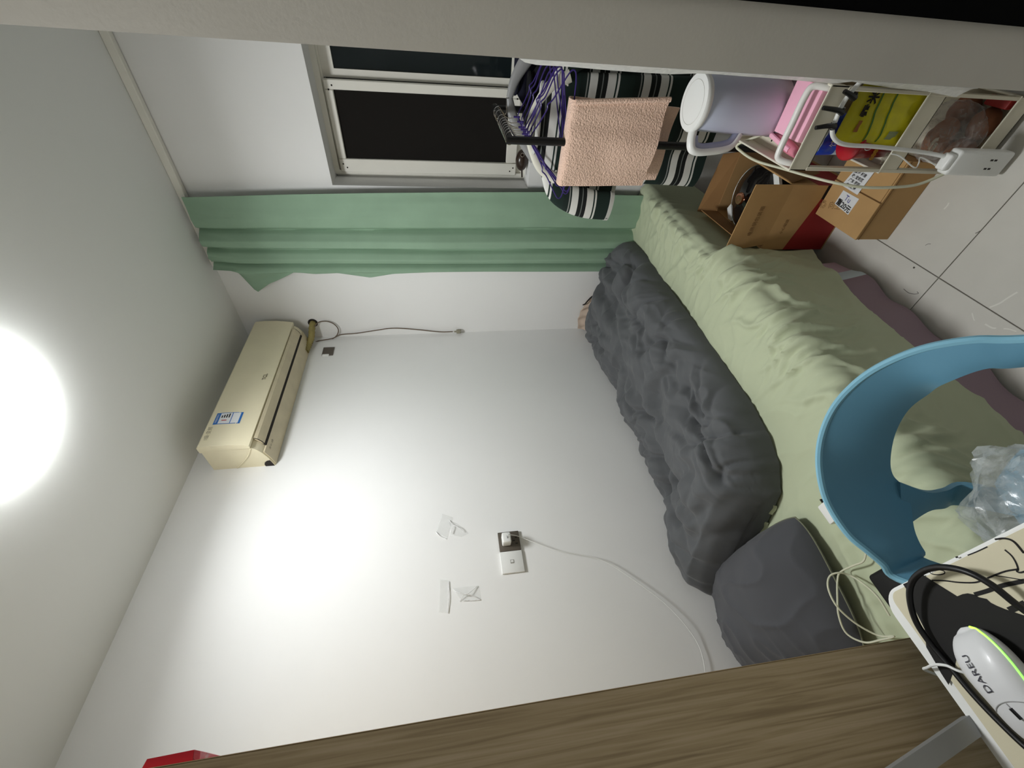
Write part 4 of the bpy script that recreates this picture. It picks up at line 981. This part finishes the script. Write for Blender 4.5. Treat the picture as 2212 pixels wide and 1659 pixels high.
# cup noodles
m_cup = mat('red_cup', (150, 14, 26), .3); cc_ = V((-.262, 1.062, z1+.002))
Mt = Matrix.Rotation(math.radians(0), 3, 'X')
cupo = thing('lidded_cup', cc_, 'dark red lidded cup with gold lettering on the middle shelf', 'cup')
MB().lathe([(.028, 0), (.030, .004), (.0375, .110), (.041, .113), (.041, .118), (.0375, .119)], cc_, 32).build('cup', m_cup, cupo)
MB().lathe([(.0395, .1185), (.037, .1205), (.004, .1215)], cc_, 32).build('lid', mat('red_foil_lid', (176, 20, 36), .3), cupo)
text('lettering', '8883', .017, cc_+V((-.012, -.0365, .066)), (1, 0, 0), (0, -.06, 1), mat('gold_ink', (206, 150, 50), .4), cupo, bold=.0007)
text('lettering', '(', .022, cc_+V((-.005, -.0385, .098)), (1, 0, 0), (0, -.06, 1), m_lbl, cupo)
# blue and white packet
m_bw = ramp_mat('blue_white_wrapper', 'Z', [(0, (206, 226, 244)), (.035, (40, 84, 196)), (.055, (206, 226, 244)), (.105, (26, 66, 190)), (.155, (216, 228, 244)), (.18, (216, 228, 244))], .3)
bw = thing('blue_snack_bag', (-.265, 1.118, z1+.002), 'blue and white snack packet behind the red cup', 'snack bag')
nu = 30; top = np.zeros((nu, nu, 3)); bot = np.zeros((nu, nu, 3))
for i in range(nu):
    for j in range(nu):
        u, v = -1+2*i/(nu-1), -1+2*j/(nu-1); b__ = (max(0, 1-u**4)*max(0, 1-v**4))**.6
        x = -.258+.05*u-.004*v; zz = z1+.004+.090*(v+1)
        top[i, j] = (x, 1.122-.018*b__+.004*N3(u*4, v*4, 14)*b__, zz); bot[i, j] = (x, 1.122+.018*b__, zz)
k = nu*nu; fs = []
for i in range(nu-1):
    for j in range(nu-1):
        q = (i*nu+j, (i+1)*nu+j, (i+1)*nu+j+1, i*nu+j+1); fs += [q, tuple(x+k for x in reversed(q))]
mb = MB(); mb.add(np.vstack([top.reshape(-1, 3), bot.reshape(-1, 3)]).tolist(), fs); mb.build('bag', m_bw, bw, angle=60)
text('lettering', '饼干', .022, V((-.262, 1.1015, z1+.128)), (1, 0, 0), (0, 0, 1), m_lbl, bw)
rs = thing('red_snack_bag', (-.285, 1.18, z1+.002), 'small red packet behind the blue snack packet', 'snack bag')
MB().ell((-.272, 1.178, z1+.062), .034, .016, .060, 20, 14, None, lambda q: 1+.1*N3(q.x*3, q.y*3, q.z*3)).build('bag', mat('red_wrapper', (190, 30, 34), .3), rs)
# brown card box at the back of the shelf with a star
kb = thing('star_box', (-.205, 1.225, z1+.002), 'brown card box with a drawn star on middle shelf', 'box')
kb_ = MB().box(-.285, -.147, 1.198, 1.252, z1+.002, z1+.195, .002, 1).build('body', mat('kraft_box', (168, 148, 116), .8), kb)
st_ = []
for i in range(11):
    a = math.pi/2+i*math.pi/5; r_ = .016 if i % 2 == 0 else .007; st_.append(V((-.265+r_*math.cos(a), 1.198, z1+.165+r_*math.sin(a))))
strip_print('star_drawing', st_, .0016, (0, -1, 0), m_ink, kb_, .0005)
text('lettering', '星座', .02, V((-.222, 1.1975, z1+.175)), (1, 0, 0), (0, 0, 1), m_ink, kb_)
# limp clear bag scrap hanging from the middle tray
m_thin = film_mat('thin_bag', (214, 212, 198), .5, .35, .5)
sb_ = thing('thin_plastic_bag', (-.300, 1.02, z1+.002), 'limp whitish plastic bag in the middle tray corner', 'plastic bag')
MB().ell((-.285, 1.017, z1+.020), .018, .012, .022, 24, 16, None, lambda q: 1+.35*N3(q.x*3, q.y*3, q.z*3)).build('bag', m_thin, sb_, angle=20)
# bottom tier
z2 = TZ[2]-.044
m_pot = mat('brown_tuber', (140, 88, 58), .8, bump=(60, .4, .004), var=(25, .2))
for k, (x, y, r_) in enumerate(((-.275, 1.055, .034), (-.262, 1.13, .036), (-.205, 1.05, .033), (-.19, 1.12, .035), (-.235, 1.09, .03))):
    zz = z2+.002+r_*.8+(.052 if k == 4 else 0)
    o = MB().ell((x, y, zz), r_*1.15, r_*.95, r_*.8, 20, 12, None, lambda q, k=k: 1+.12*N3(q.x*1.5+k*3, q.y*1.5, q.z*1.5)).build('root_vegetable', m_pot)
    tag(o, 'brown root vegetable inside the clear bag on the bottom shelf', 'vegetable', 'root vegetables on the bottom shelf')
pbg = thing('produce_bag', (-.235, 1.09, z2), 'clear knotted plastic bag of brown vegetables on the bottom shelf', 'plastic bag')
MB().ell((-.235, 1.088, z2+.072), .070, .078, .068, 44, 30, None, lambda q: 1+.06*N3(q.x*4, q.y*4, q.z*4)+.07*ridge(q.x*4, q.y*4, q.z*4+3)**2).build('bag', film_mat('produce_film', (206, 200, 196), .30, .3, .7), pbg, angle=25)
MB().tube([(-.25, 1.04, z2+.14), (-.262, 1.02, z2+.165), (-.255, 1.01, z2+.19), (-.235, 1.02, z2+.175), (-.245, 1.04, z2+.145)], .004, 7, 5, flat=.4).build('knot', m_thin, pbg)
rw = MB().box(-.166, -.143, 1.01, 1.07, z2+.003, z2+.050, .004, 2).build('red_white_packet', ramp_mat('red_white_wrap', 'Z', [(0, (222, 216, 210)), (.052, (150, 34, 30)), (.2, (150, 34, 30))], .5)); tag(rw, 'small red and white packet in bottom tray corner', 'packet')
# white lead with black cable clips clipped over the top tray
lead = thing('clip_lead', (-.24, TY0-.02, .3), 'thick white lead with black clips hanging on the trolley front', 'cable')
yl = TY0-.016
lp = [PY(q, yl) for q in ((1870, 168), (1850, 186), (1822, 222), (1806, 258), (1798, 280), (1801, 297), (1815, 309), (1840, 314), (1880, 316), (1940, 322), (2000, 330))]
MB().tube(lp+[PY((2042, 338), yl-.012)], .0048, 10, 6).build('lead', m_white, lead)
for (a1, b1, cq) in (((1824, 197), (1839, 206), (1846, 212)), ((1778, 233), (1808, 238), (1820, 244)), ((1762, 276), (1790, 272), (1803, 274))):
    MB().tube([PY(a1, yl-.004), PY(b1, yl-.006), PY(cq, yl-.004)], lambda t: .0045+.002*t, 8, 4).build('clip', m_blackgloss, lead)
for q in ((1843, 208), (1817, 240), (1800, 272), (1868, 172)):
    i = min(range(len(lp)-1), key=lambda n: (lp[n]-PY(q, yl)).length); p = PY(q, yl); d_ = (lp[min(i+1, len(lp)-1)]-lp[max(0, i-1)]).normalized()
    MB().tube([p-d_*.007, p+d_*.007], .0062, 10, 0).build('clip_ring', m_blackgloss, lead)
# power strip hanging at the trolley's corner
s0, s1 = PY((2050, 350), yl-.02), PY((2166, 352), yl-.02)
ps = thing('power_strip', (s1.x, s1.y, max(.001, s1.z)), 'white multi-socket block leaning on the lower trolley corner', 'power strip')
cx_, cy_ = (s0.x+s1.x)/2, yl-.018
zb, zt_ = max(.004, s1.z), s0.z
MB().box(cx_-.029, cx_+.029, cy_-.016, cy_+.016, zb, zt_, .007, 3).build('body', m_white, ps)
MB().box(cx_-.020, cx_+.018, cy_-.013, cy_+.014, zt_-.004, zt_+.016, .006, 3).build('plug', m_white, ps)
MB().box(cx_-.0295, cx_-.0285, cy_-.006, cy_+.006, zb+.012, zb+.04).build('switch', mat('dark_violet_switch', (40, 30, 60), .4), ps)
for k in range(2):
    for dy in (-.006, .006): MB().box(cx_-.012+.02*k, cx_-.008+.02*k, cy_-.0165, cy_-.0158, zb+.05+dy, zb+.058+dy).build('slot', m_dark, ps)
kcp = [kc+V((-.066, .01, .010)), PY((1594, 312), 1.255), PY((1602, 328), 1.24), PY((1635, 348), 1.2), PY((1690, 364), 1.14), PY((1745, 380), 1.08), PY((1800, 394), 1.02), PY((1860, 404), .99), PY((1920, 405), .975), PY((1980, 399), .968), PY((2030, 380), .965), PY((2052, 368), .965)]
kcb = MB().tube(kcp, .0036, 10, 8).build('kettle_cord', m_cab); tag(kcb, 'cream kettle cord sagging from the trolley to the socket block', 'cable')
wl = MB().tube([PY((1925, 332), .99), PY((1945, 338), .985), PY((1975, 362), .98), PY((1985, 352), .985), PY((1988, 340), .985), PY((2010, 350), .98), PY((2040, 372), .97)], .0016, 6, 5).build('thin_lead', m_white); tag(wl, 'thin white lead dangling below the middle tray', 'cable')

# plastic corner film peeling off the partition edge
m_peel = film_mat('peeling_film', (238, 238, 234), .72, .35, None, .12)
pf = thing('edge_film', (XE, YP, .0), 'whitish plastic film peeling from the partition edge', 'plastic film')
for tab in ([(1122, 126, 0), (1132, 134, .6), (1160, 140, 1), (1220, 143, 1), (1300, 150, 1), (1380, 156, 1), (1450, 160, .6), (1510, 158, 0)],
            [(1500, 158, 0), (1550, 160, .8), (1600, 164, 1), (1660, 168, 1), (1740, 175, 1), (1800, 180, .8), (1840, 176, 0)],
            [(1830, 174, 0), (1870, 181, .7), (1930, 190, 1), (2000, 197, 1), (2040, 205, 1), (2066, 210, .7), (2072, 200, 0)]):
    tb = [(a, b_) for a, b_, _ in tab]; n = 34; P = np.zeros((n, 6, 3))
    for i in range(n):
        xx = tab[0][0]+(tab[-1][0]-tab[0][0])*i/(n-1); yy = interp(xx, tb)
        cu_ = min(1, max(0, (yy-interp(xx, [(1100, 125), (2212, 191)]))/14)); dy = .004+.03*cu_
        e = PY((xx, yy), YP+dy); w1 = min(e.x, XE-.0006)
        for j in range(6):
            t = j/5; P[i, j] = (XE-.0004+(w1-XE+.0004)*t**1.3, YP+dy*t**.8, e.z)
    MB().sheet(P, .0008).build('film', m_peel, pf, angle=60)

# ================================================================= GARMENT RACK
RX, RY0, RY1, RZ = -.402, 1.505, 1.915, 1.207
rk = thing('garment_rack', (RX, (RY0+RY1)/2, 0), 'black tubular garment rack standing before the window', 'clothes rack')
for y in (RY0, RY1):
    MB().tube([(RX, y, 0.03), (RX, y, RZ+.013)], .0125, 14, 0).build('post', m_blackmetal, rk)
    MB().tube([(RX-.005, y, .012), (RX+.30, y, .012)], .011, 10, 0).build('foot', m_blackmetal, rk)
MB().tube([(RX, RY0, RZ), (RX, RY1+.03, RZ)], .011, 12, 0).build('rail', m_blackmetal, rk)
MB().tube([(RX, RY0, .12), (RX, RY1, .12)], .009, 10, 0).build('lower_rail', m_blackmetal, rk)

def hook_pts(y, zn, yaw=0):
    r_ = .019; c_ = V((RX, y, RZ+.0005)); pts = []
    for a in np.linspace(200, -20, 11):
        aa = math.radians(a); pts.append(c_+V((-r_*math.cos(aa)*1, 0, r_*math.sin(aa)*.75-.0005)))
    pts = pts[::-1]   # from right end over the top to the left, then down to neck
    pts += [V((RX-.004, y, RZ-.030)), V((RX, y, zn))]
    return pts
def wire_hanger(y, label, halfw=.185, zn=1.135, tilt=0., group='purple wire hangers'):
    h = thing('wire_hanger', (RX, y, RZ), label, 'hanger', group)
    MB().tube(hook_pts(y, zn), .0016, 6, 4).build('hook', m_chrome, h)
    def sidep(s): return [V((RX, y, zn)), V((RX+s*.05, y, zn-.028+s*tilt*.05)), V((RX+s*.085, y, zn-.048+s*tilt*.085)), V((RX+s*.10, y, zn-.050+s*tilt*.1)), V((RX+s*.115, y, zn-.066+s*tilt*.115)), V((RX+s*(halfw-.02), y, zn-.100+s*tilt*halfw)), V((RX+s*halfw, y, zn-.116+s*tilt*halfw)), V((RX+s*(halfw-.004), y, zn-.128+s*tilt*halfw)), V((RX+s*(halfw-.03), y, zn-.134+s*tilt*halfw))]
    mb = MB(); a = sidep(-1); b_ = sidep(1)
    mb.tube(a[::-1]+b_[1:], .0023, 7, 4); mb.tube([a[-1], b_[-1]], .0023, 7, 0); mb.build('wire', m_purple, h)
    MB().tube([V((RX, y, zn+.016)), V((RX, y, zn-.008))], .0034, 7, 0).build('neck_wrap', m_purple, h)
    return h
wire_hanger(RY0+.008+.012, 'purple wire hanger holding the peach towel', .19, 1.138, .03, None)
for k, y in enumerate((1.556, 1.582, 1.607, 1.633, 1.662, 1.735, 1.80)):
    wire_hanger(y, 'empty purple wire hanger on the rail, %s behind the towel hanger' % ('first', 'second', 'third', 'fourth', 'fifth', 'sixth', 'seventh')[k], .185, 1.137+.004*math.sin(k*2.1), .20+.07*math.sin(k*1.7))

# towel over the near hanger
m_towel = mat('peach_terry', (250, 214, 192), .95, spec=.1, bump=(190, 1.0, .006), sheen=.4)
yt = RY0-.004-.012
tw = thing('towel', (RX, yt, .72), 'peach terry towel folded over a purple wire hanger', 'towel')
def tq(p, y): return PY(p, y)
yh = RY0+.02
TL, TR_ = tq((1212, 402), yt), tq((1242, 216), yt)
fl_, fr_ = tq((1388, 402), yt-.012), tq((1450, 212), yt-.012)
bl_, br_ = tq((1415, 388), yh+.020), tq((1467, 232), yh+.020)
nu, nv = 46, 60; P = np.zeros((nu, nv, 3))
for i in range(nu):
    u = i/(nu-1)
    t_ = TL.lerp(TR_, u); f_ = fl_.lerp(fr_, u); b_ = bl_.lerp(br_, u)
    for j in range(nv):
        v = j/(nv-1)
        if v < .46: q = f_.lerp(t_, v/.46); g = 1-v/.46; q.y += .010*math.sin(u*8+1)*g+.006*N3(u*5, v*6, 1)
        elif v < .54:
            a = (v-.46)/.08*math.pi; q = V((t_.x, (yt+yh+.016)/2-(yh+.016-yt)/2*math.cos(a), t_.z+.008*math.sin(a)))
        else: g = (v-.54)/.46; tb_ = V((t_.x, yh+.016, t_.z)); q = tb_.lerp(b_, g); q.y += .008*math.sin(u*7+3)*g
        P[i, j] = q
P[:, :, 1] = np.where(P[:, :, 1] > yh, np.maximum(P[:, :, 1], yh+.008), P[:, :, 1])
MB().sheet(P, .006).build('cloth', m_towel, tw, angle=80)
e_ = [V(P[nu-1, j]) for j in range(0, 28, 3)]
MB().tube([q+V((-.004, -.003, 0)) for q in e_], .0075, 8, 4).build('rolled_edge', m_towel, tw)

# shirts
stripe = [(0, (20, 40, 34)), (.052, (228, 228, 222)), (.060, (20, 40, 34)), (.066, (228, 228, 222)), (.095, (16, 20, 20)), (.110, (120, 126, 122)), (.114, (16, 22, 20)), (.130, (228, 228, 222)), (.158, (18, 34, 30)), (.164, (150, 152, 148)), (.168, (18, 34, 30)), (.190, (20, 40, 34))]
m_str = ramp_mat('striped_cotton', 'Z', stripe, .9, repeat=.19, bump=(700, .25, .0008), offset=.02)
m_str2 = ramp_mat('striped_cotton_b', 'Z', stripe, .9, repeat=.19, bump=(700, .25, .0008), offset=.11)
m_navy = mat('navy_cloth', (26, 26, 44), .95); m_blk = mat('black_cloth', (14, 15, 18), .95)
def shirt(name, label, cx, y, m, ztop, zhem, hw, dx=0., sl=.24, depth=.034, seed=0, neck=True, mcollar=None):
    t = thing(name, (cx, y, zhem), label, 'shirt')
    # body: closed flattened tube, shoulder line to hem
    n, k = 44, 48; vs = []; fs = []
    for i in range(n):
        v = i/(n-1); z = ztop-.10+(zhem-ztop+.10)*v
        w_ = hw*(.94+.06*v); d_ = depth*(.55+.6*v)
        for j in range(k):
            a = 2*math.pi*j/k; ca, sa = math.cos(a), math.sin(a)
            x = cx+dx*v+w_*math.copysign(abs(ca)**.75, ca); yy = y+d_*math.copysign(abs(sa)**.8, sa)
            fold = .012*math.sin(x*38+seed+2.2*N3(x*4, z*2, seed))*v+.008*N3(x*9, z*4, seed+5)*(.4+v)
            vs.append((x, yy+fold, z+.008*math.sin(x*30+seed)*v))
    fs = [(i*k+j, i*k+(j+1) % k, (i+1)*k+(j+1) % k, (i+1)*k+j) for i in range(n-1) for j in range(k)]
    # shoulders: taper the tube up to the neck opening
    s0_ = len(vs); rings = 9
    for i in range(1, rings+1):
        q = i/rings; w_ = hw*.94*(1-q)+.075*q; z = ztop-.10+.10*q**.75; d_ = depth*.55*(1-.25*q)
        for j in range(k):
            a = 2*math.pi*j/k; ca, sa = math.cos(a), math.sin(a)
            vs.append((cx+w_*math.copysign(abs(ca)**.75, ca), y+d_*math.copysign(abs(sa)**.8, sa), z))
    prev = 0
    for i in range(rings):
        b0 = s0_+i*k
        for j in range(k): fs.append((prev+j, b0+j, b0+(j+1) % k, prev+(j+1) % k))
        prev = b0
    mb = MB(); mb.add(vs, fs); mb.build('body', m, t, angle=80)
    for s in (-1, 1):
        a0 = V((cx+s*hw*.70, y, ztop-.055)); a1 = V((cx+s*(hw+.035), y-.004, ztop-.115)); a2 = V((cx+s*(hw+.075), y-.01, ztop-.10-sl*.55)); a3 = V((cx+s*(hw+.085), y-.012, ztop-.10-sl))
        MB().tube([a0, a1, a2, a3], lambda q: .028+.030*min(1, q*1.7), 20, 7, flat=.42).build('sleeve', m, t, angle=60)
        if mcollar: MB().tube([a3+V((0, 0, .012)), a3+V((s*.001, 0, -.004))], .060, 20, 0, flat=.44).build('cuff', mcollar, t)
    if neck:
        MB().tube([(cx+.078*math.cos(a), y+.026*math.sin(a), ztop+.004*math.cos(a)**2) for a in np.linspace(0, 2*math.pi, 24, endpoint=False)], .009, 8, 2, closed=True).build('collar', mcollar or m, t)
    return t
m_cuff = mat('pale_rib', (206, 206, 200), .9)
shirt('striped_shirt', 'dark green and white striped shirt behind the peach towel', RX-.01, 1.690, m_str, 1.085, .40, .185, .0, .24, .032, 1, True, m_cuff)
shirt('striped_shirt', 'second striped shirt hanging nearer the window', RX+.035, 1.775, m_str2, 1.055, .46, .19, .0, .24, .03, 4, True, m_cuff)
shirt('black_shirt', 'black shirt on the wide grey hanger', RX+.05, 1.852, m_blk, 1.09, .42, .20, .0, .22, .024, 7)
shirt('navy_jacket', 'dark navy jacket hanging at the window end of rack', RX+.13, 1.925, m_navy, 1.13, .40, .19, .0, .3, .024, 9)
def wide_hanger(y, m, label, hw, zn, th, cx):
    h = thing('plastic_hanger', (RX, y, RZ), label, 'hanger')
    MB().tube(hook_pts(y, zn+.02)[:-1]+[V((cx, y, zn+.01))], .002, 6, 4).build('hook', m_chrome, h)
    for s in (-1, 1):
        MB().tube([V((cx, y, zn)), V((cx+s*.06, y, zn-.018)), V((cx+s*.13, y-.006, zn-.062)), V((cx+s*hw, y-.012, zn-.125))], lambda q: .012+th*q, 12, 6, flat=.55).build('shoulder', m, h)
    MB().tube([V((cx-hw*.9, y-.008, zn-.115)), V((cx-hw*.5, y, zn-.15)), V((cx, y, zn-.162)), V((cx+hw*.5, y, zn-.15)), V((cx+hw*.9, y-.008, zn-.115))], .007, 10, 5).build('crossbar', m, h)
m_hw = mat('ivory_hanger', (226, 224, 210), .4); m_hg = mat('grey_hanger', (150, 150, 150), .4)
wide_hanger(1.690, m_hw, 'ivory plastic hanger carrying the striped shirt', .165, 1.115, .010, RX-.01)
wide_hanger(1.852, m_hg, 'wide grey plastic hanger carrying the black shirt', .20, 1.165, .020, RX+.05)
# dark round thing on the sill with a wire ring
rp_ = PY((1127, 346), 2.085)
bd = thing('round_ornament', (rp_.x, rp_.y, WZ0), 'dark brown round glossy ornament on the window sill', 'ornament')
m_brown = mat('dark_brown_gloss', (52, 40, 34), .25)
MB().ell((rp_.x, rp_.y, rp_.z), .046, .028, .029, 28, 16).build('disc', m_brown, bd)
MB().tube([(rp_.x-.04, rp_.y, rp_.z-.004), (rp_.x-.075, rp_.y, rp_.z-.008)], .004, 8, 0).build('stem', m_brown, bd)
MB().tube([(rp_.x+.03+.008*math.cos(a), rp_.y-.028, rp_.z+.004+.008*math.sin(a)) for a in np.linspace(0, 2*math.pi, 12, endpoint=False)], .0014, 6, 2, closed=True).build('ring', m_chrome, bd)

for o in bpy.data.objects:
    if '_o' in o: del o['_o']
